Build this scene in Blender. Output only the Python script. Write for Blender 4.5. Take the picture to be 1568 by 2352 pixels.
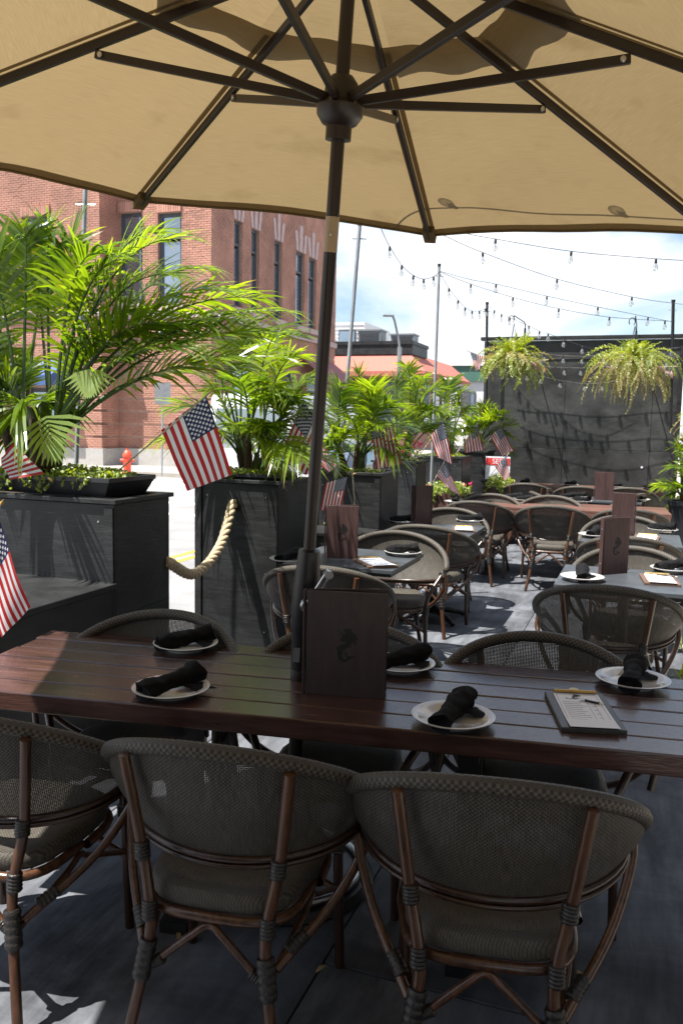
import bpy, math, random
import numpy as np
from mathutils import Matrix, Vector, noise as mnoise
random.seed(11)
for o in list(bpy.data.objects): bpy.data.objects.remove(o)
S = bpy.context.scene
COL = S.collection
R = math.radians

# ------------------------------------------------------------------ camera
# positions below come from points measured in the photograph on a 1568 x 2352 grid
FP, CX, CY, CAMH, ROLL, PITCH = 1898., 784., 1176., 1.62, 0.02, math.atan(207/1898.)
_f = np.array([0, math.cos(PITCH), -math.sin(PITCH)]); _r = np.array([1., 0, 0]); _u = np.array([0, math.sin(PITCH), math.cos(PITCH)])
CR = math.cos(ROLL)*_r+math.sin(ROLL)*_u; CU = math.cos(ROLL)*_u-math.sin(ROLL)*_r
CPOS = np.array([0, 0, CAMH])
cam_d = bpy.data.cameras.new('camera'); cam = bpy.data.objects.new('camera', cam_d); COL.objects.link(cam)
cam_d.sensor_fit = 'VERTICAL'; cam_d.sensor_height = 22.3; cam_d.lens = 22.3*FP/2352.
cam_d.clip_start = .05; cam_d.clip_end = 2000
cam_d.dof.use_dof = True; cam_d.dof.focus_distance = 2.5; cam_d.dof.aperture_fstop = 6.3
cam.matrix_world = Matrix(((CR[0], CU[0], -_f[0], 0), (CR[1], CU[1], -_f[1], 0), (CR[2], CU[2], -_f[2], CAMH), (0, 0, 0, 1)))
S.camera = cam

# ------------------------------------------------------------------ sky, sun, exposure
SUN_TX, SUN_TY = .40, .19                 # shadow shift per metre of height
sun_dir = Vector((SUN_TX, SUN_TY, -1)).normalized()
elev = math.asin(-sun_dir.z); azim = math.atan2(-sun_dir.x, -sun_dir.y)      # azimuth of the sun from +Y towards +X
world = bpy.data.worlds.new('World'); S.world = world; world.use_nodes = True
wn, wl = world.node_tree.nodes, world.node_tree.links
bg = wn['Background']; bg.inputs['Strength'].default_value = .07
sky = wn.new('ShaderNodeTexSky'); sky.sky_type = 'NISHITA'; sky.sun_disc = False
sky.sun_elevation = elev; sky.sun_rotation = azim; sky.air_density = 1.; sky.dust_density = .6; sky.ozone_density = 1.5
tc = wn.new('ShaderNodeTexCoord'); mp = wn.new('ShaderNodeMapping'); mp.inputs['Scale'].default_value = (1, 1, 2.3); mp.inputs['Location'].default_value = (.35, .1, .2)
nz = wn.new('ShaderNodeTexNoise'); nz.inputs['Scale'].default_value = 3.1; nz.inputs['Detail'].default_value = 7; nz.inputs['Roughness'].default_value = .55; nz.inputs['Distortion'].default_value = .3
rp = wn.new('ShaderNodeValToRGB'); rp.color_ramp.elements[0].position = .42; rp.color_ramp.elements[1].position = .64
mx = wn.new('ShaderNodeMix'); mx.data_type = 'RGBA'
mx.inputs[7].default_value = (7.6, 7.8, 8.1, 1)
wl.new(tc.outputs['Generated'], mp.inputs[0]); wl.new(mp.outputs[0], nz.inputs['Vector']); wl.new(nz.outputs[0], rp.inputs[0])
wl.new(rp.outputs[0], mx.inputs[0]); wl.new(sky.outputs[0], mx.inputs[6]); wl.new(mx.outputs[2], bg.inputs[0])
sd = bpy.data.lights.new('sun', 'SUN'); sd.energy = 5.0; sd.angle = R(.53); sd.color = (1, .95, .87)
so = bpy.data.objects.new('sun', sd); COL.objects.link(so); so.rotation_euler = sun_dir.to_track_quat('-Z', 'Y').to_euler(); so.location = (-5, 0, 12)
S.view_settings.view_transform = 'Standard'; S.view_settings.look = 'None'; S.view_settings.gamma = 1; S.view_settings.exposure = 1.34
S.render.engine = 'CYCLES'
S.cycles.transparent_max_bounces = 24; S.cycles.max_bounces = 10

# ------------------------------------------------------------------ helpers
def A(*p): return np.array(p, float)
def ray(x, y): return _f*FP+CR*(x-CX)-CU*(y-CY)
def pz(x, y, z=0.):
    d = ray(x, y); return CPOS+d*((z-CAMH)/d[2])
def py(x, y, Y):
    d = ray(x, y); return CPOS+d*(Y/d[1])
def on_plane(x, y, o, n):
    d = ray(x, y); return CPOS+d*(np.dot(o-CPOS, n)/np.dot(d, n))
def nrm(v): return np.asarray(v, float)/max(1e-9, np.linalg.norm(v))
def lerp(a, b, t): return a+(b-a)*t
def bez(p0, p1, p2, t): return p0*(1-t)**2+p1*2*t*(1-t)+p2*t*t
def smooth_path(pts, n):
    """Catmull-Rom through pts."""
    P = [np.asarray(p, float) for p in pts]; P = [2*P[0]-P[1]]+P+[2*P[-1]-P[-2]]
    out = []
    for i in range(1, len(P)-2):
        for k in range(n):
            t = k/n; a, b, c, d = P[i-1], P[i], P[i+1], P[i+2]
            out.append(.5*((2*b)+(c-a)*t+(2*a-5*b+4*c-d)*t*t+(3*b-a-3*c+d)*t**3))
    out.append(P[-2]); return out

class MB:
    def __init__(s): s.v = []; s.f = []; s.uv = []; s.hasuv = False
    def add(s, vs, fs, uvs=None):
        b = len(s.v); s.v += [tuple(map(float, p)) for p in vs]; s.f += [tuple(i+b for i in f) for f in fs]
        if uvs is None: s.uv += [(0, 0)]*len(vs)
        else: s.uv += list(uvs); s.hasuv = True
        return s
    def box(s, c, size, M=None):
        c = A(*c); h = np.array(size)/2.
        vs = []
        for dx, dy, dz in ((-1,-1,-1),(1,-1,-1),(1,1,-1),(-1,1,-1),(-1,-1,1),(1,-1,1),(1,1,1),(-1,1,1)):
            p = np.array((dx, dy, dz))*h
            if M is not None: p = M @ p
            vs.append(c+p)
        return s.add(vs, [(3,2,1,0),(4,5,6,7),(0,1,5,4),(1,2,6,5),(2,3,7,6),(3,0,4,7)])
    def prism(s, poly, z0, z1):
        n = len(poly); vs = [(x, y, z0) for x, y in poly]+[(x, y, z1) for x, y in poly]
        return s.add(vs, [tuple(range(n-1, -1, -1)), tuple(range(n, 2*n))]+[(i, (i+1) % n, (i+1) % n+n, i+n) for i in range(n)])
    def tube(s, pts, r, n=8, caps=True, uvs=False, flat=None):
        P = [np.asarray(p, float) for p in pts]; m = len(P)
        rr = [r]*m if np.isscalar(r) else list(r)
        T = [nrm(P[min(i+1, m-1)]-P[max(i-1, 0)]) for i in range(m)]
        ref = np.array((0, 0, 1.)) if abs(T[0][2]) < .9 else np.array((1., 0, 0))
        N = nrm(np.cross(T[0], ref)); vs = []; uv = []; L = 0
        for i in range(m):
            if i: L += np.linalg.norm(P[i]-P[i-1])
            N = nrm(N-T[i]*np.dot(N, T[i])); B = np.cross(T[i], N)
            for k in range(n):
                a = 2*math.pi*k/n
                fx, fy = (1, 1) if flat is None else flat
                vs.append(P[i]+rr[i]*(fx*math.cos(a)*N+fy*math.sin(a)*B)); uv.append((L, rr[i]*a))
        fs = [(i*n+k, i*n+(k+1) % n, (i+1)*n+(k+1) % n, (i+1)*n+k) for i in range(m-1) for k in range(n)]
        if caps: fs += [tuple(range(n-1, -1, -1)), tuple(range((m-1)*n, m*n))]
        return s.add(vs, fs, uv if uvs else None)
    def lathe(s, prof, n=24, c=(0, 0, 0), M=None, closed=False):
        vs = []; c = A(*c)
        for r, z in prof:
            for k in range(n):
                a = 2*math.pi*k/n; p = np.array((r*math.cos(a), r*math.sin(a), z))
                vs.append(c+(M @ p if M is not None else p))
        m = len(prof)
        fs = [(i*n+k, i*n+(k+1) % n, (i+1)*n+(k+1) % n, (i+1)*n+k) for i in range(m-1) for k in range(n)]
        if prof[0][0] > 1e-6: fs.append(tuple(range(n-1, -1, -1)))
        if prof[-1][0] > 1e-6: fs.append(tuple(range((m-1)*n, m*n)))
        return s.add(vs, fs)
    def grid(s, fn, nu, nv, uvfn=None):
        vs = []; uv = []
        for j in range(nv+1):
            for i in range(nu+1):
                vs.append(fn(i/nu, j/nv)); uv.append(uvfn(i/nu, j/nv) if uvfn else (i/nu, j/nv))
        w = nu+1
        return s.add(vs, [(j*w+i, j*w+i+1, (j+1)*w+i+1, (j+1)*w+i) for j in range(nv) for i in range(nu)], uv)
    def poly3(s, pts): return s.add(pts, [tuple(range(len(pts)))])
    def mesh(s, name, mat, smooth=None):
        me = bpy.data.meshes.new(name); me.from_pydata(s.v, [], s.f)
        if s.hasuv:
            l = me.uv_layers.new(name='UVMap'); idx = np.empty(len(me.loops), dtype=np.int32); me.loops.foreach_get('vertex_index', idx)
            l.data.foreach_set('uv', np.array(s.uv, dtype=np.float32)[idx].ravel())
        if smooth:
            me.shade_smooth()
            if smooth < 180: me.set_sharp_from_angle(angle=R(smooth))
        if mat: me.materials.append(mat)
        return me
    def build(s, name, mat, parent=None, smooth=None, world=False, kind=None):
        if world and parent is not None:
            iv = np.array(parent.matrix_basis.inverted())
            v = np.array(s.v); s.v = [tuple(p) for p in (v @ iv[:3, :3].T+iv[:3, 3])]
        o = bpy.data.objects.new(name, s.mesh(name, mat, smooth)); COL.objects.link(o)
        if parent is not None: o.parent = parent
        if kind: o['kind'] = kind
        return o
def tag(o, label, cat, group=None, kind=None):
    o['label'] = label; o['category'] = cat
    if group: o['group'] = group
    if kind: o['kind'] = kind
    return o
def thing(name, label, cat, loc=(0, 0, 0), rz=0., group=None):
    o = bpy.data.objects.new(name, None); COL.objects.link(o); o.empty_display_size = .1
    o.matrix_basis = Matrix.Translation(tuple(map(float, loc))) @ Matrix.Rotation(rz, 4, 'Z')
    return tag(o, label, cat, group)
def copy_tree(o, parent=None):
    c = o.copy(); COL.objects.link(c); c.parent = parent
    for ch in list(o.children): copy_tree(ch, c)
    return c
def inst(name, me, parent, loc=(0, 0, 0), rot=None, scale=None):
    o = bpy.data.objects.new(name, me); COL.objects.link(o); o.parent = parent; o.location = tuple(map(float, loc))
    if rot is not None: o.rotation_euler = rot
    if scale is not None: o.scale = scale
    return o
def rotz(a): c, s_ = math.cos(a), math.sin(a); return np.array(((c, -s_, 0), (s_, c, 0), (0, 0, 1.)))
def frame(x, y, z): return np.array((x, y, z)).T          # columns = axes
def bevel(o, w, seg=2):
    m = o.modifiers.new('bevel', 'BEVEL'); m.width = w; m.segments = seg; m.limit_method = 'ANGLE'; return o

# ------------------------------------------------------------------ materials
MATS = {}
def nodes(name):
    m = bpy.data.materials.new(name); m.use_nodes = True; MATS[name] = m
    nt = m.node_tree; return m, nt.nodes, nt.links, nt.nodes['Principled BSDF']
def mat(name, col, rough=.6, var=.25, scale=8., stretch=(1, 1, 1), bump=0., bscale=None, metal=0., spec=.5, coat=0., detail=5, rand=0., col2=None, rvar=.1, bdist=.01, stain=0., sscale=1.6):
    m, n, l, b = nodes(name)
    tcn = n.new('ShaderNodeTexCoord'); mpn = n.new('ShaderNodeMapping'); mpn.inputs['Scale'].default_value = stretch
    l.new(tcn.outputs['Object'], mpn.inputs[0])
    no = n.new('ShaderNodeTexNoise'); no.inputs['Scale'].default_value = scale; no.inputs['Detail'].default_value = detail; no.inputs['Roughness'].default_value = .6
    l.new(mpn.outputs[0], no.inputs['Vector'])
    rpn = n.new('ShaderNodeValToRGB'); rpn.color_ramp.elements[0].position = .3; rpn.color_ramp.elements[1].position = .7
    c2 = col2 if col2 else tuple(c*(1+var) for c in col)
    c1 = col if col2 else tuple(c*(1-var) for c in col)
    rpn.color_ramp.elements[0].color = (*c1, 1); rpn.color_ramp.elements[1].color = (*c2, 1)
    l.new(no.outputs[0], rpn.inputs[0]); outc = rpn.outputs[0]
    if stain:                                          # worn and dirty areas with a shape of their own
        ns = n.new('ShaderNodeTexNoise'); ns.inputs['Scale'].default_value = sscale; ns.inputs['Detail'].default_value = 8; ns.inputs['Roughness'].default_value = .65; ns.inputs['Distortion'].default_value = .6; l.new(tcn.outputs['Object'], ns.inputs['Vector'])
        rs = n.new('ShaderNodeValToRGB'); rs.color_ramp.elements[0].position = .38; rs.color_ramp.elements[1].position = .60; k_ = 1-stain; rs.color_ramp.elements[0].color = (k_, k_, k_, 1); rs.color_ramp.elements[1].color = (1+stain, 1+stain, 1+stain, 1); l.new(ns.outputs[0], rs.inputs[0])
        mz = n.new('ShaderNodeMix'); mz.data_type = 'RGBA'; mz.blend_type = 'MULTIPLY'; mz.inputs[0].default_value = 1; l.new(outc, mz.inputs[6]); l.new(rs.outputs[0], mz.inputs[7]); outc = mz.outputs[2]
    if rand:
        oi = n.new('ShaderNodeObjectInfo'); hs = n.new('ShaderNodeHueSaturation')
        mr = n.new('ShaderNodeMapRange'); mr.inputs[3].default_value = 1-rand; mr.inputs[4].default_value = 1+rand
        l.new(oi.outputs['Random'], mr.inputs[0]); l.new(mr.outputs[0], hs.inputs['Value']); l.new(outc, hs.inputs['Color']); outc = hs.outputs[0]
    l.new(outc, b.inputs['Base Color'])
    if rvar:
        mr2 = n.new('ShaderNodeMapRange'); mr2.inputs[3].default_value = max(0, rough-rvar); mr2.inputs[4].default_value = min(1, rough+rvar)
        l.new(no.outputs[0], mr2.inputs[0]); l.new(mr2.outputs[0], b.inputs['Roughness'])
    else: b.inputs['Roughness'].default_value = rough
    b.inputs['Metallic'].default_value = metal; b.inputs['Specular IOR Level'].default_value = spec; b.inputs['Coat Weight'].default_value = coat; b.inputs['Coat Roughness'].default_value = .15
    if bump:
        nb = n.new('ShaderNodeTexNoise'); nb.inputs['Scale'].default_value = bscale or scale*3; nb.inputs['Detail'].default_value = 4
        l.new(mpn.outputs[0], nb.inputs['Vector'])
        bp = n.new('ShaderNodeBump'); bp.inputs['Strength'].default_value = bump; bp.inputs['Distance'].default_value = bdist
        l.new(nb.outputs[0], bp.inputs['Height']); l.new(bp.outputs[0], b.inputs['Normal'])
    return m
def leafmat(name, c1, c2, trans=.5, rough=.35, tcol=None, scale=5., tip=False):
    m, n, l, b = nodes(name)
    oi = n.new('ShaderNodeObjectInfo'); tcn = n.new('ShaderNodeTexCoord'); no = n.new('ShaderNodeTexNoise'); no.inputs['Scale'].default_value = scale
    l.new(tcn.outputs['Object'], no.inputs['Vector'])
    ad = n.new('ShaderNodeMath'); ad.operation = 'MULTIPLY_ADD'; ad.inputs[1].default_value = .45; l.new(oi.outputs['Random'], ad.inputs[0])
    mr = n.new('ShaderNodeMapRange'); mr.inputs[1].default_value = .3; mr.inputs[2].default_value = .7; mr.inputs[3].default_value = 0; mr.inputs[4].default_value = .55
    l.new(no.outputs[0], mr.inputs[0]); l.new(mr.outputs[0], ad.inputs[2])
    mi = n.new('ShaderNodeMix'); mi.data_type = 'RGBA'; mi.inputs[6].default_value = (*c1, 1); mi.inputs[7].default_value = (*c2, 1)
    l.new(ad.outputs[0], mi.inputs[0])
    if tip:                                            # leaflet tips dry to straw brown; uv.x runs along the leaflet, uv.y is a random per leaflet
        uv = n.new('ShaderNodeUVMap'); sp = n.new('ShaderNodeSeparateXYZ'); l.new(uv.outputs[0], sp.inputs[0])
        q = n.new('ShaderNodeMath'); q.operation = 'MULTIPLY_ADD'; q.inputs[1].default_value = .30; l.new(sp.outputs[1], q.inputs[0]); l.new(sp.outputs[0], q.inputs[2])
        mr3 = n.new('ShaderNodeMapRange'); mr3.inputs[1].default_value = 1.08; mr3.inputs[2].default_value = 1.2; l.new(q.outputs[0], mr3.inputs[0])
        m0 = mi; hv = n.new('ShaderNodeHueSaturation'); mr4 = n.new('ShaderNodeMapRange'); mr4.inputs[3].default_value = .65; mr4.inputs[4].default_value = 1.35; l.new(sp.outputs[1], mr4.inputs[0]); l.new(mr4.outputs[0], hv.inputs['Value']); l.new(m0.outputs[2], hv.inputs['Color'])
        mi = n.new('ShaderNodeMix'); mi.data_type = 'RGBA'; l.new(mr3.outputs[0], mi.inputs[0]); l.new(hv.outputs[0], mi.inputs[6]); mi.inputs[7].default_value = (.20, .13, .055, 1)
    l.new(mi.outputs[2], b.inputs['Base Color']); b.inputs['Roughness'].default_value = rough; b.inputs['Specular IOR Level'].default_value = .9
    tr = n.new('ShaderNodeBsdfTranslucent'); g = n.new('ShaderNodeMix'); g.data_type = 'RGBA'; g.blend_type = 'MULTIPLY'; g.inputs[0].default_value = 1
    g.inputs[7].default_value = (*(tcol or (2.9, 2.6, .7)), 1); l.new(mi.outputs[2], g.inputs[6]); l.new(g.outputs[2], tr.inputs[0])
    ms = n.new('ShaderNodeMixShader'); ms.inputs[0].default_value = trans; l.new(b.outputs[0], ms.inputs[1]); l.new(tr.outputs[0], ms.inputs[2])
    l.new(ms.outputs[0], n['Material Output'].inputs[0]); return m
def weave(name, ca, cb, pitch=.0042, hole=.22, rough=.5):
    """open textile weave on UVs in metres: threads over and under, small see-through holes"""
    m, n, l, b = nodes(name)
    uv = n.new('ShaderNodeUVMap'); sp = n.new('ShaderNodeSeparateXYZ'); l.new(uv.outputs[0], sp.inputs[0])
    def M_(op, a, b_=None, c=None):
        q = n.new('ShaderNodeMath'); q.operation = op
        for i, v in enumerate((a, b_, c)):
            if v is None: continue
            if isinstance(v, (int, float)): q.inputs[i].default_value = v
            else: l.new(v, q.inputs[i])
        return q.outputs[0]
    u = M_('MULTIPLY', sp.outputs[0], 1/pitch); v = M_('MULTIPLY', sp.outputs[1], 1/pitch)
    fu = M_('ABSOLUTE', M_('SUBTRACT', M_('FRACT', u), .5)); fv = M_('ABSOLUTE', M_('SUBTRACT', M_('FRACT', v), .5))   # 0 thread centre .. .5 gap
    par = M_('MODULO', M_('ADD', M_('FLOOR', u), M_('FLOOR', v)), 2.)
    par = M_('ABSOLUTE', par)
    col = n.new('ShaderNodeMix'); col.data_type = 'RGBA'; col.inputs[6].default_value = (*ca, 1); col.inputs[7].default_value = (*cb, 1); l.new(par, col.inputs[0])
    no = n.new('ShaderNodeTexNoise'); no.inputs['Scale'].default_value = 60; no.inputs['Detail'].default_value = 2
    mpn = n.new('ShaderNodeMapping'); mpn.inputs['Scale'].default_value = (6, .4, 1); l.new(uv.outputs[0], mpn.inputs[0]); l.new(mpn.outputs[0], no.inputs['Vector'])
    hs = n.new('ShaderNodeHueSaturation'); mr = n.new('ShaderNodeMapRange'); mr.inputs[1].default_value = .3; mr.inputs[2].default_value = .7; mr.inputs[3].default_value = .6; mr.inputs[4].default_value = 1.35
    l.new(no.outputs[0], mr.inputs[0]); l.new(mr.outputs[0], hs.inputs['Value']); l.new(col.outputs[2], hs.inputs['Color']); l.new(hs.outputs[0], b.inputs['Base Color'])
    b.inputs['Roughness'].default_value = rough; b.inputs['Specular IOR Level'].default_value = .25
    hgt = M_('MAXIMUM', M_('SUBTRACT', .5, fu), M_('SUBTRACT', .5, fv)); hgt = M_('ADD', hgt, M_('MULTIPLY', par, .25))
    bp = n.new('ShaderNodeBump'); bp.inputs['Strength'].default_value = .6; bp.inputs['Distance'].default_value = .002; l.new(hgt, bp.inputs['Height']); l.new(bp.outputs[0], b.inputs['Normal'])
    if hole:
        hm = M_('MULTIPLY', M_('GREATER_THAN', fu, .5-hole), M_('GREATER_THAN', fv, .5-hole))
        tr = n.new('ShaderNodeBsdfTransparent'); ms = n.new('ShaderNodeMixShader'); l.new(hm, ms.inputs[0]); l.new(b.outputs[0], ms.inputs[1]); l.new(tr.outputs[0], ms.inputs[2]); l.new(ms.outputs[0], n['Material Output'].inputs[0])
    return m
def flagmat(name):
    m, n, l, b = nodes(name)
    uv = n.new('ShaderNodeUVMap'); sp = n.new('ShaderNodeSeparateXYZ'); l.new(uv.outputs[0], sp.inputs[0]); u, v = sp.outputs[0], sp.outputs[1]
    def M_(op, a, b_=None):
        q = n.new('ShaderNodeMath'); q.operation = op
        for i, x in enumerate((a, b_)):
            if x is None: continue
            if isinstance(x, (int, float)): q.inputs[i].default_value = x
            else: l.new(x, q.inputs[i])
        return q.outputs[0]
    stripe = M_('MODULO', M_('FLOOR', M_('MULTIPLY', v, 12.999)), 2.)          # 0 red, 1 white
    can = M_('MULTIPLY', M_('LESS_THAN', u, .4), M_('GREATER_THAN', v, 6/13.))
    gu = M_('MULTIPLY', u, 12/.4); gv = M_('MULTIPLY', M_('SUBTRACT', v, 6/13.), 10*13/7.)
    su = M_('SUBTRACT', gu, .5); sv = M_('SUBTRACT', gv, .5)
    odd = M_('MODULO', M_('ADD', M_('FLOOR', su), M_('FLOOR', sv)), 2.)
    inr = M_('MULTIPLY', M_('MULTIPLY', M_('GREATER_THAN', su, 0.), M_('LESS_THAN', su, 11.)), M_('MULTIPLY', M_('GREATER_THAN', sv, 0.), M_('LESS_THAN', sv, 9.)))
    cx = M_('SUBTRACT', M_('FRACT', su), .5); cy = M_('SUBTRACT', M_('FRACT', sv), .5)
    rad = M_('SQRT', M_('ADD', M_('MULTIPLY', cx, cx), M_('MULTIPLY', cy, cy))); ang = M_('ARCTAN2', cx, cy)
    lim = M_('ADD', .42, M_('MULTIPLY', M_('COSINE', M_('MULTIPLY', ang, 5.)), .16))
    star = M_('MULTIPLY', M_('MULTIPLY', M_('LESS_THAN', rad, lim), M_('LESS_THAN', odd, .5)), inr)
    def mixc(fac, a, b_):
        q = n.new('ShaderNodeMix'); q.data_type = 'RGBA'; l.new(fac, q.inputs[0])
        for i, x in ((6, a), (7, b_)):
            if isinstance(x, tuple): q.inputs[i].default_value = (*x, 1)
            else: l.new(x, q.inputs[i])
        return q.outputs[2]
    W_ = (.82, .82, .84)
    c = mixc(can, mixc(stripe, (.50, .025, .03), W_), mixc(star, (.018, .026, .09), W_))
    l.new(c, b.inputs['Base Color']); b.inputs['Roughness'].default_value = .45
    tr = n.new('ShaderNodeBsdfTranslucent'); l.new(c, tr.inputs[0]); ms = n.new('ShaderNodeMixShader'); ms.inputs[0].default_value = .5
    l.new(b.outputs[0], ms.inputs[1]); l.new(tr.outputs[0], ms.inputs[2]); l.new(ms.outputs[0], n['Material Output'].inputs[0])
    return m
def fabric_canopy(name):
    m, n, l, b = nodes(name)
    uv = n.new('ShaderNodeUVMap'); mpn = n.new('ShaderNodeMapping'); mpn.inputs['Scale'].default_value = (11, 250, 1); l.new(uv.outputs[0], mpn.inputs[0])
    no = n.new('ShaderNodeTexNoise'); no.inputs['Scale'].default_value = 1.; no.inputs['Detail'].default_value = 4; l.new(mpn.outputs[0], no.inputs['Vector'])
    n2 = n.new('ShaderNodeTexNoise'); n2.inputs['Scale'].default_value = 3.2; n2.inputs['Detail'].default_value = 4; l.new(uv.outputs[0], n2.inputs['Vector'])
    rp2 = n.new('ShaderNodeValToRGB'); rp2.color_ramp.elements[0].position = .27; rp2.color_ramp.elements[0].color = (.80, .78, .74, 1); rp2.color_ramp.elements[1].position = .42; rp2.color_ramp.elements[1].color = (1, 1, 1, 1); l.new(n2.outputs[0], rp2.inputs[0])
    rp1 = n.new('ShaderNodeValToRGB'); rp1.color_ramp.elements[0].position = .3; rp1.color_ramp.elements[1].position = .7
    rp1.color_ramp.elements[0].color = (.188, .135, .066, 1); rp1.color_ramp.elements[1].color = (.226, .166, .085, 1); l.new(no.outputs[0], rp1.inputs[0])
    mu = n.new('ShaderNodeMix'); mu.data_type = 'RGBA'; mu.blend_type = 'MULTIPLY'; mu.inputs[0].default_value = 1; l.new(rp1.outputs[0], mu.inputs[6]); l.new(rp2.outputs[0], mu.inputs[7])
    l.new(mu.outputs[2], b.inputs['Base Color']); b.inputs['Roughness'].default_value = .9; b.inputs['Specular IOR Level'].default_value = .1
    tr = n.new('ShaderNodeBsdfTranslucent'); l.new(mu.outputs[2], tr.inputs[0]); ms = n.new('ShaderNodeMixShader'); ms.inputs[0].default_value = .5
    l.new(b.outputs[0], ms.inputs[1]); l.new(tr.outputs[0], ms.inputs[2]); l.new(ms.outputs[0], n['Material Output'].inputs[0])
    return m
def glassmat(name, col=(1, 1, 1), alpha=.75):
    m, n, l, b = nodes(name)
    gl = n.new('ShaderNodeBsdfGlossy'); gl.inputs['Roughness'].default_value = .03; gl.inputs[0].default_value = (*col, 1)
    tr = n.new('ShaderNodeBsdfTransparent'); lw = n.new('ShaderNodeLayerWeight'); lw.inputs[0].default_value = .35
    mr = n.new('ShaderNodeMapRange'); mr.inputs[3].default_value = 1-alpha; mr.inputs[4].default_value = .95; l.new(lw.outputs['Facing'], mr.inputs[0])
    ms = n.new('ShaderNodeMixShader'); l.new(mr.outputs[0], ms.inputs[0]); l.new(tr.outputs[0], ms.inputs[1]); l.new(gl.outputs[0], ms.inputs[2]); l.new(ms.outputs[0], n['Material Output'].inputs[0])
    return m

m_canopy = fabric_canopy('umbrella_canvas')
m_metal = mat('umbrella_bronze_metal', (.016, .009, .0065), .42, .2, 14, rvar=.06)
m_band = mat('tan_pole_band', (.36, .27, .17), .4, .08, 20)
m_steel = mat('bare_steel', (.5, .5, .5), .3, .15, 20, metal=1)
m_blackmetal = mat('black_metal', (.01, .01, .011), .4, .2, 18, rvar=.05)
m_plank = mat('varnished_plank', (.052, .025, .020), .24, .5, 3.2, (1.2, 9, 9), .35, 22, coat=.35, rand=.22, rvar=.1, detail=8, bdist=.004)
m_plank2 = mat('redwood_plank', (.13, .062, .047), .4, .35, 4, (1.2, 9, 9), .3, 20, rand=.15)  # lighter red-brown wood of the two farther plank tables
m_plate = mat('white_china', (.55, .54, .53), .12, .02, 5, coat=.4, rvar=.03)
m_napkin = mat('black_napkin_cloth', (.005, .005, .006), .85, .25, 40, bump=.3, bscale=300, spec=.2)
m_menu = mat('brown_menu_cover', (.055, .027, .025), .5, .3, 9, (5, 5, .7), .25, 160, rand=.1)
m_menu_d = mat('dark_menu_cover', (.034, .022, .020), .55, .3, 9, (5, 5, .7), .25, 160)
m_emblem = mat('black_print', (.004, .004, .004), .6, .1, 5)
m_paper = mat('white_paper', (.74, .75, .82), .7, .02, 5)
m_clip = mat('dark_wood_clipboard', (.045, .042, .038), .4, .35, 6, (8, 1, 1), .2, 30)
m_clip2 = mat('brown_wood_clipboard', (.13, .075, .05), .5, .3, 6, (8, 1, 1))
m_brass = mat('aged_brass', (.42, .29, .11), .35, .2, 20, metal=1)
m_bamboo = mat('brown_bamboo_tube', (.058, .024, .011), .33, .6, 10, (6, 6, .5), .1, 20, coat=.2, rand=.18)
m_bamboo_d = mat('dark_bamboo_tube', (.028, .012, .007), .33, .5, 10, (6, 6, .5), .1, 20, coat=.2, rand=.15)
m_bind = mat('dark_leather_binding', (.016, .014, .013), .38, .3, 60, bump=.3, bscale=150)
m_weave = weave('open_rattan_weave', (.092, .084, .072), (.038, .034, .030), .0047, .15)
m_rim = weave('tight_rattan_weave', (.095, .084, .07), (.034, .03, .026), .0085, 0)
m_seatw = weave('seat_weave', (.095, .086, .073), (.045, .04, .034), .0048, 0)
m_blackwood = mat('black_painted_wood', (.014, .015, .016), .5, .45, 5, (1, 1, 7), .35, 14, stain=.45, sscale=2.3, rand=.2, rvar=.15, spec=.45, bdist=.004)
m_blackply = mat('weathered_black_plywood', (.013, .014, .015), .5, .5, 2.2, (1, 1, 1.5), .4, 9, rand=.12, rvar=.18, col2=(.034, .035, .035), stain=.55, sscale=1.4, detail=9)
m_pot = mat('black_plastic', (.016, .018, .022), .38, .2, 8)
m_soil = mat('soil', (.03, .02, .013), .95, .4, 30, bump=.8, bscale=60)
m_brownbox = mat('brown_box_wood', (.06, .027, .022), .5, .3, 4, (1, 1, 6), .3, 16)
m_tabletop = mat('dark_slate_tabletop', (.055, .062, .072), .33, .3, 4, bump=.1, rvar=.08)
m_deck = mat('weathered_grey_deck', (.10, .107, .122), .75, .35, 2.2, (6, 1, 1), .5, 9, stain=.38, rand=.12, detail=9, rvar=.12, bdist=.004, spec=.12)
m_asphalt = mat('asphalt', (.22, .22, .225), .9, .22, 1.3, bump=.5, bscale=80, detail=8)
m_white = mat('road_paint_white', (.66, .66, .64), .75, .12, 6)
m_yellow = mat('road_paint_yellow', (.60, .36, .05), .75, .15, 6)
m_conc = mat('concrete', (.34, .315, .275), .85, .15, 2.5, bump=.3, bscale=40, detail=8)
m_granite = mat('granite', (.36, .35, .34), .8, .12, 6, detail=8)
m_mortar = mat('mortar', (.40, .26, .20), .95, .15, 6)
m_brick = mat('red_brick', (.42, .215, .16), .9, .16, 1.6, detail=9, stain=.18, sscale=.5, rand=.14)
m_stone = mat('lintel_stone', (.46, .34, .33), .85, .15, 4)
m_frame = mat('dark_window_frame', (.06, .065, .075), .5, .15, 6)
m_glass_b = mat('window_glass', (.30, .36, .43), .05, .1, .5, rvar=.02, metal=.75)
m_terracotta = mat('red_trim', (.24, .06, .07), .6, .2, 4)
m_awn = mat('coral_awning', (.40, .125, .095), .8, .1, 5)
m_awn_blue = mat('blue_awning', (.05, .10, .26), .7, .12, 5)
m_galv = mat('galvanised_pole', (.30, .32, .34), .5, .15, 8, metal=.5)
m_hydrant = mat('red_hydrant_paint', (.62, .07, .03), .45, .15, 10)
m_whitewall = mat('white_siding', (.62, .63, .64), .6, .06, 3)
m_grey = mat('grey_sheet_metal', (.23, .24, .25), .5, .15, 6, metal=.3)
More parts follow.
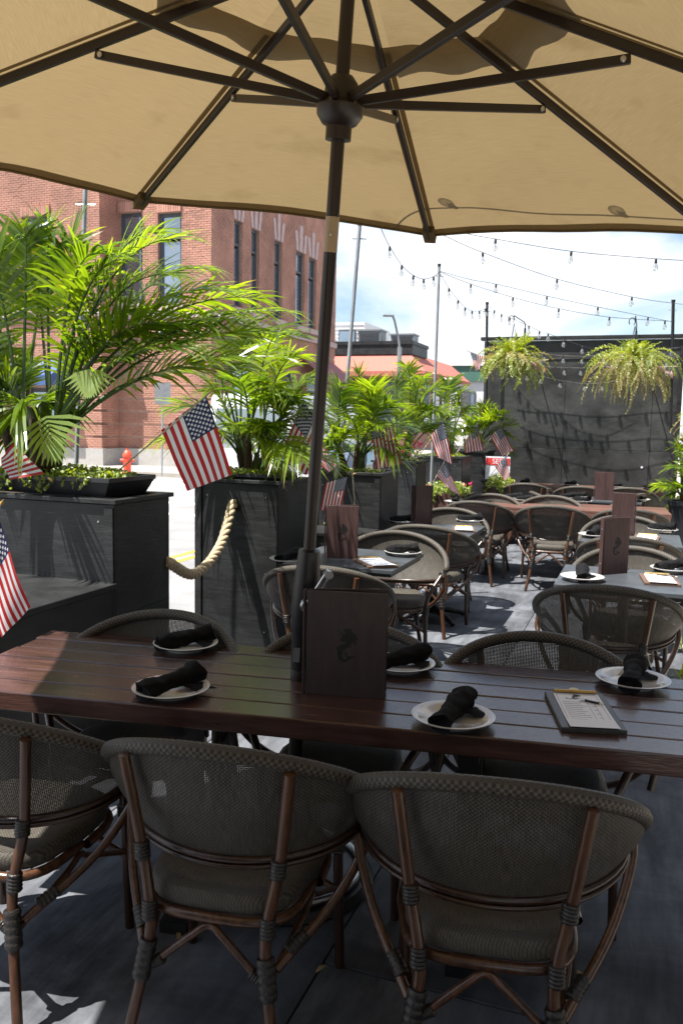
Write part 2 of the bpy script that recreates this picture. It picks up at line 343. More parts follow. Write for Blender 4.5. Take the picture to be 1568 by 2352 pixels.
m_rope = mat('manila_rope', (.48, .38, .25), .85, .25, 60, bump=.5, bscale=200)
m_palm = leafmat('palm_leaflet', (.030, .075, .008), (.17, .25, .02), .5, .22, tip=True)
m_palm_y = leafmat('young_palm_leaf', (.16, .25, .05), (.24, .32, .07), .45, .35)
m_stalk = mat('green_stalk', (.055, .10, .025), .4, .4, 5)
m_fibre = mat('brown_palm_fibre', (.055, .032, .018), .95, .6, 14, (3, 3, .6), .8, 40)
m_jenny = leafmat('creeping_leaf', (.12, .18, .02), (.30, .36, .06), .35, .4, scale=30)
m_fern = leafmat('fern_leaf', (.12, .18, .02), (.26, .30, .05), .4, .45)
m_fern_b = leafmat('browning_fern_leaf', (.19, .19, .04), (.32, .26, .09), .35, .5, (1.8, 1.6, 1))
m_flower = leafmat('red_petal', (.62, .02, .09), (.75, .05, .22), .35, .5, (1.2, 1, 1), 20)
m_flag = flagmat('stars_and_stripes')
m_stick = mat('pale_wood_stick', (.55, .48, .36), .6, .15, 10)
m_gold = mat('gold_tip', (.6, .4, .1), .4, .1, 10)
m_cable = mat('black_cable', (.02, .02, .02), .5, .1, 10)
m_bulb = glassmat('clear_bulb_glass', (1, 1, 1), .72)
m_tyre = mat('black_rubber', (.015, .015, .016), .8, .2, 20)
m_carw = mat('white_vehicle_paint', (.7, .71, .73), .25, .03, 3, coat=.6)
m_card = mat('dark_vehicle_paint', (.02, .025, .035), .25, .05, 3, coat=.6)
m_chrome = mat('chrome', (.7, .7, .7), .12, .05, 5, metal=1)
m_green = mat('green_cornice_paint', (.05, .13, .10), .6, .1, 5)
m_sandstone = mat('tan_trim', (.38, .30, .25), .8, .1, 5)
m_redsign = mat('red_sign_paint', (.60, .04, .04), .5, .05, 5)
m_deadleaf = mat('dry_leaf', (.28, .20, .10), .8, .2, 30)
m_shaker = mat('dark_wood_shaker', (.05, .025, .018), .35, .2, 10)
m_bluebox = mat('blue_mailbox_paint', (.06, .12, .33), .4, .1, 5)
AX = math.radians(20.)
axd = A(math.sin(AX), math.cos(AX), 0); rtd = A(math.cos(AX), -math.sin(AX), 0); UP = A(0, 0, 1)
# ================================================================== THE SETTING
ROADZ = -.16
def ab(a, b, z=0.): return axd*a+rtd*b+A(0, 0, z)
def pol(pts): return [(p[0], p[1]) for p in pts]
g = MB(); g.grid(lambda u, v: ((u-.5)*900, -60+v*900, ROADZ), 40, 40); o = g.build('road', m_asphalt); o['kind'] = 'structure'
# deck: sub-base and plywood panels laid with open joints
DA0, DA1, DB0, DB1 = -2.2, 13.1, -3.15, .34
o = MB().prism(pol([ab(DA0, DB0), ab(DA0, DB1), ab(DA1, DB1), ab(DA1, DB0)]), ROADZ, -.03).build('deck', m_blackwood); o['kind'] = 'structure'; deck = o
pw, pl = 1.164, 2.44
pm = bevel_mesh = MB().box((0, 0, -.0135), (pw-.007, pl-.007, .026)).mesh('deck_panel', m_deck)
k = 0
for i in range(3):
    off = (.0, -1.1, -.5)[i]; a = DA0+off
    while a < DA1:
        a0, a1 = max(a, DA0), min(a+pl, DA1)
        if a1-a0 > .1:
            c = ab((a0+a1)/2, DB0+pw*(i+.5), random.uniform(-.002, .001))
            inst('deck_panel', pm, deck, c, (0, 0, -AX), (1, (a1-a0)/pl, 1)); k += 1
        a += pl
# pale sidewalk along the right of the deck
def slab(name, pts, z1, m, z0=ROADZ-.01):
    p_ = pol(pts); s_ = sum(p_[i][0]*p_[(i+1) % len(p_)][1]-p_[(i+1) % len(p_)][0]*p_[i][1] for i in range(len(p_)))
    if s_ < 0: p_ = p_[::-1]
    o = MB().prism(p_, z0, z1).build(name, m); o['kind'] = 'structure'; return o
slab('sidewalk', [ab(-6, DB1+.01), ab(-6, 5), ab(40, 5), ab(40, DB1+.01)], -.02, m_conc)
# painted markings
def mark(name, pts, m, z=ROADZ+.004):
    o = MB().add([(p[0], p[1], z) for p in pts], [tuple(range(len(pts)))]).build(name, m); o['kind'] = 'structure'; return o
yl = pz(410, 1283, ROADZ); bA = np.dot(yl, rtd)
for d_ in (-.11, .11): mark('lane_line', [ab(4.5, bA+d_-.05), ab(4.5, bA+d_+.05), ab(19, bA+d_+.05), ab(19, bA+d_-.05)], m_yellow)
for y_ in (1186, 1176, 1213): pass
for aa in (13.2, 15.0): mark('stop_line', [ab(aa, -12), ab(aa, -5.2), ab(aa+.35, -5.2), ab(aa+.35, -12)], m_white)
for i in range(9):
    aa = 18.5; bb = -14+i*1.1
    mark('crosswalk_bar', [ab(aa, bb), ab(aa, bb+.5), ab(aa+2.6, bb+.5), ab(aa+2.6, bb)], m_white)

# ------------------------------------------------------------------ brick corner building
C0 = py(485, 700, 28.); C0[2] = 0
SW = -.03
# sidewalk round the building
fa = np.dot(C0, axd); fb = np.dot(C0, rtd)
slab('pavement', [ab(fa-3.0, fb+2.4), ab(fa-3.0, fb-30), ab(fa+2, fb-30), ab(fa+2, fb+2.4)], SW, m_conc)
slab('pavement', [ab(fa+2.001, fb+2.4), ab(fa+2.001, fb-2), ab(fa+60, fb-2), ab(fa+60, fb+2.4)], SW, m_conc)
bld = thing('brick_building', 'tall red brick corner building with dark windows across the street', 'building', C0, -AX)
# local frame of the building: x = rtd, y = axd, origin at its street corner
BH = 13.5
def loc_of(p): q = np.asarray(p)-C0; return A(np.dot(q, rtd), np.dot(q, axd), q[2])
FW, SL, LB = 7.6, 11.7, 1.0
xr = loc_of(on_plane(262, 700, C0, axd))[0]          # recess edges on the facade
C1 = C0-axd*LB
xl = loc_of(on_plane(231, 700, C1, axd))[0]
core = MB()
core.prism([(xr, .4), (0-.4, .4), (-.4, SL), (xr, SL)], SW, BH)
core.prism([(xl-12, -LB+.4), (xl-.4, -LB+.4), (xl-.4, 6), (xl-12, 6)], SW, BH)
core.prism([(xl-.06, .9), (xr, .9), (xr, 6), (xl-.06, 6)], SW, BH)
core.build('core', m_frame, bld)
wmb = MB()
def holed(O, U, N, u0, u1, z0, z1, holes, depth=.34, inset=.03):
    us = sorted({u0, u1} | {min(max(h[i], u0), u1) for h in holes for i in (0, 1)}); zs = sorted({z0, z1} | {min(max(h[i], z0), z1) for h in holes for i in (2, 3)})
    M = frame(U, -N, A(0, 0, 1))
    for a_, b_ in zip(us, us[1:]):
        for c_, d_ in zip(zs, zs[1:]):
            cu, cz = (a_+b_)/2, (c_+d_)/2
            if any(h[0] < cu < h[1] and h[2] < cz < h[3] for h in holes): continue
            wmb.box(O+U*cu-N*(inset+depth/2)+A(0, 0, cz), (b_-a_, depth, d_-c_), M)
BW, BHh, JT = .215, .063, .011
def bricks_on(O, U, N, u0, u1, z0, z1, holes, groove_top=4.7):
    """yield brick centres; O local origin, U along, N outward"""
    rows = []; z = z0; r = 0
    while z < z1:
        if not (z < groove_top and r % 6 == 5):
            u = u0+(0 if r % 2 else BW/2)
            if r % 2 == 0: rows.append((u0, u0+BW/2-JT, z))
            while u < u1-.02:
                rows.append((u, min(u+BW-JT, u1), z)); u += BW
        z += BHh+JT; r += 1
    out = []
    for a_, b_, zz in rows:
        segs = [(a_, b_)]
        for (h0, h1, hz0, hz1) in holes:
            if zz+BHh > hz0 and zz < hz1:
                ns = []
                for (p, q) in segs:
                    if q <= h0 or p >= h1: ns.append((p, q))
                    else:
                        if p < h0-.03: ns.append((p, h0))
                        if q > h1+.03: ns.append((h1, q))
                segs = ns
        out += [(p, q, zz) for p, q in segs if q-p > .03]
    return out
def brick_mesh(lst, O, U, N, mbk):
    for (p, q, zz) in lst:
        d = random.uniform(-.004, .006)
        o0 = O+U*p; o1 = O+U*q; nn = N*d; bk = -N*.07
        b_ = len(mbk.v); Z0, Z1 = A(0, 0, zz), A(0, 0, zz+BHh)
        for pt in (o0+Z0+nn, o1+Z0+nn, o1+Z1+nn, o0+Z1+nn, o0+Z0+bk, o1+Z0+bk, o1+Z1+bk, o0+Z1+bk): mbk.v.append(tuple(pt)); mbk.uv.append((0, 0))
        mbk.f += [(b_, b_+1, b_+2, b_+3), (b_+3, b_+2, b_+6, b_+7), (b_+4, b_+5, b_+1, b_), (b_+1, b_+5, b_+6, b_+2), (b_+4, b_, b_+3, b_+7)]
def rect_px(x0, x1, y0, y1, O, N):
    a_ = loc_of(on_plane(x0, (y0+y1)/2, O, N)); b_ = loc_of(on_plane(x1, (y0+y1)/2, O, N)); c_ = loc_of(on_plane((x0+x1)/2, y0, O, N)); d_ = loc_of(on_plane((x0+x1)/2, y1, O, N))
    return a_, b_, c_[2], d_[2]
Ul, Nl = A(1, 0, 0), A(0, -1, 0)
def window(parent, O, U, N, u0, u1, z0, z1, mull=True, sill=True):
    """recessed sash window; O is a local point on the wall plane"""
    M = frame(U, -N, A(0, 0, 1)); cu, cz, w, h = (u0+u1)/2, (z0+z1)/2, u1-u0, z1-z0
    c = O+U*cu-N*.16+A(0, 0, cz)
    t = .11; f = MB()
    for s_ in (-1, 1):
        f.box(c+U*s_*(w/2-t/2), (t, .1, h), M)
    f.box(c+A(0, 0, h/2-t/2), (w-2*t, .098, t), M); f.box(c-A(0, 0, h/2-t/2), (w-2*t, .098, t), M)
    f.box(c+A(0, 0, h*.23), (w-2*t, .097, .09), M)
    wo = f.build('window', m_frame, parent)
    MB().box(c+A(0, 0, h*.365-.02)-N*.02, (w-2*t, .02, h*.27-.13), M).build('pane', m_glass_b, wo)
    MB().box(c-A(0, 0, h*.135+.0)-N*.02, (w-2*t, .02, h*.73-.23), M).build('pane', m_glass_b, wo)
    # dark reveal behind
    if sill: MB().box(O+U*cu+N*.03+A(0, 0, z0-.12), (w+.3, .32, .2), M).build('sill', m_stone, wo)
    return wo
# facade windows
ZT, ZB = 8.55, 5.55
F1 = [rect_px(275, 326, 488, 640, C0, axd), rect_px(363, 417, 488, 640, C0, axd)]
W1 = rect_px(52, 118, 497, 640, C1, axd)
fac_holes = []; 
for a_, b_, zt, zb in F1: fac_holes.append((a_[0], b_[0], zt-3.0, zt))
lb_holes = [(W1[0][0], W1[1][0], W1[2]-3.0, W1[2])]
dr = rect_px(66, 132, 872, 1060, C1, axd); lb_holes.append((dr[0][0], dr[1][0], SW, 2.6))
of = A(0, 0, 0); ol = A(0, -LB, 0)
# cut openings by drawing the windows as recessed boxes in front of a dark reveal set into the wall
for (u0, u1, z0, z1) in fac_holes: window(bld, A(0, 0, 0), Ul, Nl, u0, u1, z0, z1)
for (u0, u1, z0, z1) in lb_holes[:1]: window(bld, A(0, -LB, 0), Ul, Nl, u0, u1, z0, z1)
u0, u1, z0, z1 = lb_holes[1]
dfr = MB().box(((u0+u1)/2, -LB+.2, (z0+z1)/2), (u1-u0, .08, z1-z0)).build('door', m_frame, bld)
MB().box(((u0+u1)/2, -LB+.15, (z0+z1)/2+.1), (u1-u0-.3, .03, z1-z0-.5)).build('pane', m_glass_b, dfr)
side_px = [(538, 556), (577, 595), (630, 647), (680, 699), (709, 726)]
side_holes = []
for x0, x1 in side_px:
    a_ = loc_of(on_plane(x0, 620, C0, rtd))[1]; b_ = loc_of(on_plane(x1, 620, C0, rtd))[1]; side_holes.append((a_, b_, ZB, ZT))
Us, Ns = A(0, 1, 0), A(1, 0, 0)
for (u0, u1, z0, z1) in side_holes: window(bld, A(0, 0, 0), Us, Ns, u0, u1, z0, z1)
gs_holes = []
for k in range(3):
    u0 = 1.6+k*3.4; gs_holes.append((u0, u0+1.9, 1.0, 3.6)); window(bld, A(0, 0, 0), Us, Ns, u0, u0+1.9, 1.0, 3.6)
holed(of, Ul, Nl, xr, -.03, SW, BH, fac_holes); holed(ol, Ul, Nl, xl-12, xl-.03, SW, BH, lb_holes)
holed(A(0, 0, 0), Us, Ns, .03, SL, SW, BH, side_holes+gs_holes); holed(A(xl, 0, 0), Us, Ns, -LB+.03, .9, SW, BH, [])
wall_o = wmb.build('wall', m_mortar, bld)
# keystone lintels
for hs, O, U, N, st in ((side_holes, A(0, 0, 0), Us, Ns, True), (fac_holes, of, Ul, Nl, False), (lb_holes[:1], ol, Ul, Nl, False)):
    for (u0, u1, z0, z1) in hs:
        c = (u0+u1)/2; w = u1-u0
        for i, (du, h, ww) in enumerate(((-.42, .75, .3), (0, 1.05, .36), (.42, .75, .3)) if st else ()):
            x = c+du*w; t_ = du*.35
            pts = [(x-ww*w/2*.9, z1), (x+ww*w/2*.9, z1), (x+ww*w/2+t_, z1+h), (x-ww*w/2+t_, z1+h)]
            mb = MB(); fr = [O+U*p+N*.035+A(0, 0, z) for p, z in pts]; bk = [O+U*p-N*.03+A(0, 0, z) for p, z in pts]
            mb.add(fr+bk, [(0, 1, 2, 3), (0, 4, 5, 1), (1, 5, 6, 2), (2, 6, 7, 3), (3, 7, 4, 0)]).build('lintel_stone', m_stone, bld)
        if not st:
            n_ = int(w/.085)
            for k in range(n_): MB().box(O+U*(u0+(k+.5)*w/n_)+N*.03+A(0, 0, z1+.17), (w/n_-.012, .08, .32)).build('soldier_brick', m_brick, bld)
# granite base and string courses
for pts, nm in (([(xr, -.12), (.12, -.12), (.12, SL), (.03, SL), (.03, -.03), (xr, -.03)], 'granite_base'), ([(xl-12, -LB-.12), (xl+.12, -LB-.12), (xl+.12, 0), (xl+.03, 0), (xl+.03, -LB-.03), (xl-12, -LB-.03)], 'granite_base')):
    MB().prism(pts, SW, .55).build(nm, m_granite, bld)
for zz, hh, mm in ((5.0, .22, m_stone), (10.9, .35, m_terracotta)):
    MB().prism([(xr, -.1), (.1, -.1), (.1, SL), (.02, SL), (.02, -.02), (xr, -.02)], zz, zz+hh).build('string_course', mm, bld)
    MB().prism([(xl-12, -LB-.1), (xl+.1, -LB-.1), (xl+.1, .5), (xl+.02, .5), (xl+.02, -LB-.02), (xl-12, -LB-.02)], zz, zz+hh).build('string_course', mm, bld)
# bricks: the largest few hundred as parts, the rest as one part
near = bricks_on(of, Ul, Nl, xr, 0, .55, 11.0, [(h[0], h[1], h[2], h[3]+.33) for h in fac_holes])
sel = [b for b in near if b[1]-b[0] > .2 and 7.2 < b[2] < 10.4 and b[0] > xr+.3]
random.shuffle(sel); sel = sel[:290]; selset = set(sel)
one = MB().box((0, 0, 0), (BW-JT, .09, BHh)).mesh('brick', m_brick)
for p, q, zz in sel: inst('brick', one, wall_o, ((p+q)/2, .045-random.uniform(0, .008), zz+BHh/2))
mbk = MB(); brick_mesh([b for b in near if b not in selset], of, Ul, Nl, mbk)
brick_mesh(bricks_on(ol, Ul, Nl, xl-5, xl, .55, 11.0, [(h[0], h[1], h[2], h[3]+.33) for h in lb_holes]), ol, Ul, Nl, mbk)
brick_mesh(bricks_on(A(0, 0, 0), Us, Ns, 0, SL, .55, 11.0, [(h[0], h[1], h[2], h[3]+.0) for h in side_holes]+gs_holes), A(0, 0, 0), Us, Ns, mbk)
brick_mesh(bricks_on(A(xl, 0, 0), Us, Ns, -LB, .9, .55, 11.0, []), A(xl, 0, 0), Us, Ns, mbk)
mbk.build('brick', m_brick, bld, kind='stuff')
# blue awning over the doorway, mailbox, red awning on the street side
u0, u1 = lb_holes[1][:2]
aw = MB(); aw.add([(u0-1.4, -LB, 3.55), (u1+.5, -LB, 3.55), (u1+.5, -LB-.9, 3.0), (u0-1.4, -LB-.9, 3.0), (u0-1.4, -LB-.9, 2.65), (u1+.5, -LB-.9, 2.65), (u0-1.4, -LB, 2.65), (u1+.5, -LB, 2.65)], [(3, 2, 1, 0), (4, 5, 2, 3), (0, 6, 4, 3), (1, 2, 5, 7)])
aw.build('awning', m_awn_blue, bld)
aw = MB(); aw.add([(.0, 7.6, 4.3), (0, 11.6, 4.3), (1.3, 11.6, 3.3), (1.3, 7.6, 3.3), (1.3, 7.6, 3.0), (1.3, 11.6, 3.0)], [(0, 3, 2, 1), (3, 4, 5, 2)]); aw.build('awning', m_terracotta, bld)
bevel(MB().prism([(.0, -.02), (.1, -.02), (.1, SL), (0, SL)], 11.3, 11.5).build('cornice', m_terracotta, bld), .01)

def lathe_thing(name, prof, m, loc, n=20): return MB().lathe(prof, n).build(name, m)
# fire hydrant
hp = pz(293, 1089, SW)
hy = thing('fire_hydrant', 'red fire hydrant on the pavement before the brick building', 'hydrant', hp)
MB().lathe([(.17, 0), (.17, .05), (.11, .06), (.11, .5), (.135, .51), (.135, .56), (.12, .6), (.08, .68), (.03, .71), (.03, .76), (0, .76)], 16).build('barrel', m_hydrant, hy, 40)
for s_ in (-1, 1): MB().tube([(s_*.1, 0, .4), (s_*.2, 0, .4)], .05, 10).build('outlet', m_hydrant, hy, 40)
MB().tube([(0, -.1, .36), (0, -.2, .36)], .07, 10).build('outlet', m_hydrant, hy, 40)
sp_ = pz(372, 1094, SW)
sg = thing('sign_post', 'thin grey metal sign post on the pavement by the hydrant', 'post', sp_)
MB().tube([(0, 0, 0), (.04, 0, 2.6)], .03, 6).build('post', m_galv, sg)
MB().box((.045, -.04, 2.35), (.45, .01, .6)).build('sign_plate', m_grey, sg)
mbp = pz(72, 1085, SW)
ml = thing('mailbox', 'blue street mailbox beside the doorway of the brick building', 'mailbox', mbp, -AX)
MB().prism([(-.3, -.3), (.3, -.3), (.3, .3), (-.3, .3)], .12, .95).build('body', m_bluebox, ml)
MB().add([(x, .3*math.cos(t), .95+.3*math.sin(t)) for x in (-.3, .3) for t in np.linspace(0, math.pi, 9)], [(i, i+1, i+10, i+9) for i in range(8)]+[tuple(range(8, -1, -1)), tuple(range(9, 18))]).build('lid', m_bluebox, ml)
for sx in (-1, 1):
    for sy in (-1, 1): MB().box((sx*.25, sy*.25, .06), (.06, .06, .12)).build('leg', m_bluebox, ml)

# ------------------------------------------------------------------ coral-awning shop further up the street
K0 = py(936, 850, 52.); K0[2] = 0
shop = thing('corner_shop', 'low corner shop with a coral awning and black cornice up the street', 'building', K0, -AX)
MB().prism([(-12, 0), (0, 0), (0, 3.2), (-12, 3.2)], ROADZ, 6.3).build('wall', m_brick, shop)
MB().prism([(-12, 3.21), (0, 3.21), (0, 12), (-12, 12)], ROADZ, 5.3).build('rear_wing', m_brick, shop)
MB().prism([(-12.4, -.35), (.35, -.35), (.35, 3.4), (-12.4, 3.4)], 5.85, 6.45).build('cornice', m_blackwood, shop)
MB().prism([(-12.2, -.2), (.2, -.2), (.2, 3.3), (-12.2, 3.3)], 5.68, 5.85).build('frieze', m_stone, shop)
MB().prism([(-12.45, -.42), (.42, -.42), (.42, 3.45), (-12.45, 3.45)], 6.45, 6.66).build('coping', m_blackwood, shop)
MB().prism([(-12.1, 3.46), (.1, 3.46), (.1, 12.1), (-12.1, 12.1)], 5.3, 5.5).build('rear_coping', m_stone, shop)
aw = MB()
aw.add([(-12, -.02, 6.0), (.02, -.02, 6.0), (1.5, -1.5, 4.75), (-12, -1.5, 4.75), (1.5, -1.5, 4.45), (-12, -1.5, 4.45), (.02, 12, 6.0), (1.5, 12, 4.75), (1.5, 12, 4.45)], [(3, 2, 1, 0), (5, 4, 2, 3), (2, 7, 6, 1), (4, 8, 7, 2)])
aw.build('awning', m_awn, shop)
for k in range(5): 
    f_ = MB().box((-10.6+k*2.35, -.04, 2.7), (1.9, .1, 3.3)).build('window', m_frame, shop); MB().box((-10.6+k*2.35, -.1, 2.7), (1.6, .03, 3.0)).build('pane', m_glass_b, f_)
for k in range(4):
    f_ = MB().box((.04, 2+k*2.6, 2.7), (.1, 2.0, 3.3)).build('window', m_frame, shop); MB().box((.1, 2+k*2.6, 2.7), (.03, 1.7, 3.0)).build('pane', m_glass_b, f_)
def hvac(x, y, z, w, d, h, lab):
    p = K0+rtd*x+axd*y; t = thing('rooftop_unit', lab, 'air conditioner', (p[0], p[1], z), -AX)
    MB().box((0, 0, h/2), (w, d, h)).build('casing', m_grey, t)
    for k in range(7): MB().box((0, -d/2-.03, h*.18+k*h*.105), (w*.86, .05, h*.05)).build('louvre', m_frame, t)
    MB().box((0, 0, h+.05), (w+.12, d+.12, .1)).build('lid', m_grey, t)
hvac(-3.0, 1.9, 6.66, 1.5, 1.3, .82, 'pale grey louvred air conditioner unit on the shop roof'); hvac(-.75, 1.7, 6.66, 1.5, 1.2, .5, 'low dark vented unit at the roof corner above the awning')
p = K0-rtd*9+axd*16
pent = thing('white_building', 'white panelled building rising behind the shop roof', 'building', (p[0], p[1], 0), -AX)
MB().prism([(-6, 0), (.7, 0), (.7, 7.3), (-6, 7.3)], ROADZ, 9.9).build('wall', m_whitewall, pent)
for k in range(9): MB().box((-2.65, -.03, 7.0+k*.33), (6.6, .05, .03)).build('siding_joint', m_grey, pent)
for k in range(3):
    f_ = MB().box((-4.8+k*2.0, -.05, 8.7), (1.5, .1, 1.1)).build('window', m_frame, pent); MB().box((-4.8+k*2.0, -.11, 8.7), (1.3, .03, .9)).build('pane', m_glass_b, f_)
MB().prism([(-3.6, -2.4), (-1.2, -2.4), (-1.2, -.06), (-3.6, -.06)], 5, 8.3).build('stair_hut', m_whitewall, pent)
p = py(1075, 900, 66.)
gb = thing('pale_building', 'pale building with a green cornice seen beyond the shop', 'building', (p[0], p[1], 0), -AX)
MB().prism([(-2, 0), (14, 0), (14, 10), (-2, 10)], ROADZ, 6.0).build('wall', m_whitewall, gb)
MB().prism([(-2.2, -.25), (14.2, -.25), (14.2, 10), (-2.2, 10)], 5.0, 6.2).build('cornice', m_green, gb)
MB().prism([(-2.4, -.4), (14.4, -.4), (14.4, 10), (-2.4, 10)], 6.2, 6.5).build('coping', m_whitewall, gb)
for k in range(5):
    f_ = MB().box((k*2.4, -.04, 3.3), (1.2, .1, 1.8)).build('window', m_frame, gb); MB().box((k*2.4, -.1, 3.3), (1.0, .03, 1.6)).build('pane', m_glass_b, f_)
p = py(912, 1000, 38.)
sl = thing('street_lamp', 'grey street lamp with a bent arm before the coral awning', 'street lamp', (p[0], p[1], ROADZ))
MB().tube([(0, 0, 0), (0, 0, 5.2)], [.13, .1], 10).build('pole', m_galv, sl, 40)
MB().tube(smooth_path([(0, 0, 5.15), (-.08, 0, 5.6), (-.25, -.05, 6.3), (-.35, -.1, 6.55)], 4), [.05]*13, 8).build('arm', m_galv, sl, 60)
bevel(MB().box((-.55, -.12, 6.57), (.5, .2, .1)).build('lamp_head', m_grey, sl), .03)

# ------------------------------------------------------------------ vehicles in the street beyond the planters
def vehicle(name, lab, cat, loc, rz, paint, prof, wdt, wheels, glass):
    t = thing(name, lab, cat, loc, rz)
    n = len(prof); mb = MB()
    ins = lambda z: .0 if z < 1.0 else (.12 if z > 1.3 else .05)
    vs = [(-wdt/2+ins(z), y, z) for y, z in prof]+[(wdt/2-ins(z), y, z) for y, z in prof]
    mb.add(vs, [tuple(range(n)), tuple(range(2*n-1, n-1, -1))]+[(i, i+n, (i+1) % n+n, (i+1) % n) for i in range(n)])
    bevel(mb.build('body', paint, t, 30), .04)
    for y, r in wheels:
        for s_ in (-1, 1):
            w = MB().lathe([(r*.6, -.1), (r*.95, -.11), (r, -.07), (r, .07), (r*.95, .11), (r*.6, .1)], 20, (s_*(wdt/2-.08), y, r), frame(A(0, 1, 0), A(0, 0, 1), A(1, 0, 0))).build('wheel', m_tyre, t, 40)
            MB().lathe([(.03, -.02), (r*.58, -.02), (r*.58, .02), (.03, .02)], 14, (s_*(wdt/2+.03), y, r), frame(A(0, 1, 0), A(0, 0, 1), A(1, 0, 0))).build('rim', m_chrome, w)
    for s_, pts in glass:
        if s_ == 'side':
            for q in (-1, 1):
                x = q*(wdt/2+.006); b_ = [(x-q*ins(z), y, z) for y, z in pts]; b2 = [(x-q*ins(z)-q*.03, y, z) for y, z in pts]; m_ = len(pts)
                MB().add(b_+b2, [tuple(range(m_)), tuple(range(2*m_-1, m_-1, -1))]+[(i, (i+1) % m_, (i+1) % m_+m_, i+m_) for i in range(m_)]).build('window', m_glass_b, t)
        else:
            y0, z0, y1, z1 = pts; w = wdt/2-.2
            d_ = nrm(A(0, -(z1-z0), (y1-y0)))*.02*(1 if s_ == 'rear' else -1)
            MB().add([A(-w, y0, z0)+d_, A(w, y0, z0)+d_, A(w*.9, y1, z1)+d_, A(-w*.9, y1, z1)+d_], [(0, 1, 2, 3)]).build('windscreen', m_glass_b, t)
    return t
vp = py(690, 1000, 19.); v1 = vehicle('white_van', 'white box van parked in the street behind the palms', 'van', (vp[0], vp[1], ROADZ), -AX, m_carw,
  [(-2.6, .35), (-2.6, 2.2), (-2.5, 2.3), (1.2, 2.3), (1.5, 2.15), (2.0, 1.3), (2.7, 1.1), (2.8, .9), (2.8, .35)], 2.0, [(-1.7, .36), (1.8, .36)], [('side', [(.9, 1.35), (.9, 2.0), (1.4, 2.0), (1.75, 1.35)]), ('rear', (-2.61, 1.3, -2.6, 2.0))])
vp = py(775, 1040, 15.5); v2 = vehicle('dark_car', 'dark parked car glimpsed between the planters', 'car', (vp[0], vp[1], ROADZ), -AX, m_card,
  [(-2.2, .3), (-2.25, .8), (-2.1, .95), (-1.5, 1.02), (-.9, 1.4), (.6, 1.42), (1.2, 1.0), (2.1, .85), (2.2, .6), (2.2, .3)], 1.78, [(-1.35, .32), (1.35, .32)], [('side', [(-1.3, 1.04), (-.85, 1.34), (.55, 1.36), (1.0, 1.04)]), ('rear', (-1.5, 1.03, -.9, 1.39))])

# ------------------------------------------------------------------ black plywood wall closing the patio
wl0 = py(1106, 1000, 12.85); wl0[2] = 0
WLEN, WH = 2.82, 2.93
wall = thing('plywood_wall', 'tall black painted plywood wall at the end of the patio', 'wall', wl0, -AX)
for i in range(3):
    x0, x1 = (0, 1.22, 2.44)[i], (1.22, 2.44, WLEN)[i]
    for j, (z0, z1) in enumerate(((0, 1.28), (1.286, 2.6))):
        bevel(MB().box(((x0+x1)/2, random.uniform(0, .003), (z0+z1)/2), (x1-x0-.004, .018, z1-z0)).build('panel', m_blackply, wall), .002)
MB().box((WLEN/2, .016, 1.4), (WLEN-.02, .012, 2.78)).build('backing', m_blackwood, wall)
MB().box((WLEN/2, -.005, 2.745), (WLEN+.02, .03, .275)).build('header_board', m_blackply, wall)
bevel(MB().box((WLEN/2, 0, WH-.01), (WLEN+.12, .16, .05)).build('cap', m_blackwood, wall), .004)
for x in (.05, 1.0, 2.0, WLEN-.05): MB().box((x, .06, 1.4), (.09, .09, 2.8)).build('stud', m_blackwood, wall)
MB().box((WLEN-.02, -.02, 1.4), (.06, .05, 2.9)).build('edge_trim', m_blackwood, wall)
MB().lathe([(.018, 0), (.018, .006), (0, .008)], 10, (2.35, -.009, 1.05), frame(A(1, 0, 0), A(0, 0, 1), A(0, -1, 0))).build('button', m_paper, wall)
WALLN = -axd

# ------------------------------------------------------------------ unseen blockers added outside the view to cut stray light
o0 = ab(DA0+.05, DB0)
wb = thing('plywood_wall', 'unseen black plywood wall added behind the camera to block light', 'wall', (o0[0], o0[1], 0), -AX)  # added wall out of view, keeps light off the chair backs
for k in range(3): MB().box(((k+.5)*1.15, 0, 1.45), (1.145, .02, 2.9)).build('panel', m_blackply, wb)
MB().box((1.72, -.03, 1.45), (3.4, .03, 2.88)).build('backing', m_blackwood, wb)

rb0 = ab(-8, 5.0)
rb = thing('light_blocking_building', 'unseen black building added beside the patio to block skylight', 'building', (rb0[0], rb0[1], 0), -AX)  # added dark mass out of view, blocks sky on the right without bounce
MB().prism([(0, 0), (8, 0), (8, 22), (0, 22)], ROADZ, 7.2).build('wall', m_blackwood, rb)
for k in range(5):
    for z in (1.9, 5.2):
        f_ = MB().box((-.02, 2.5+k*4.1, z), (.1, 1.8, 2.2)).build('window', m_frame, rb); MB().box((-.08, 2.5+k*4.1, z), (.03, 1.5, 1.9)).build('pane', m_frame, f_)
MB().prism([(-.25, -.25), (8, -.25), (8, 22.2), (-.25, 22.2)], 7.2, 7.6).build('cornice', m_blackwood, rb)
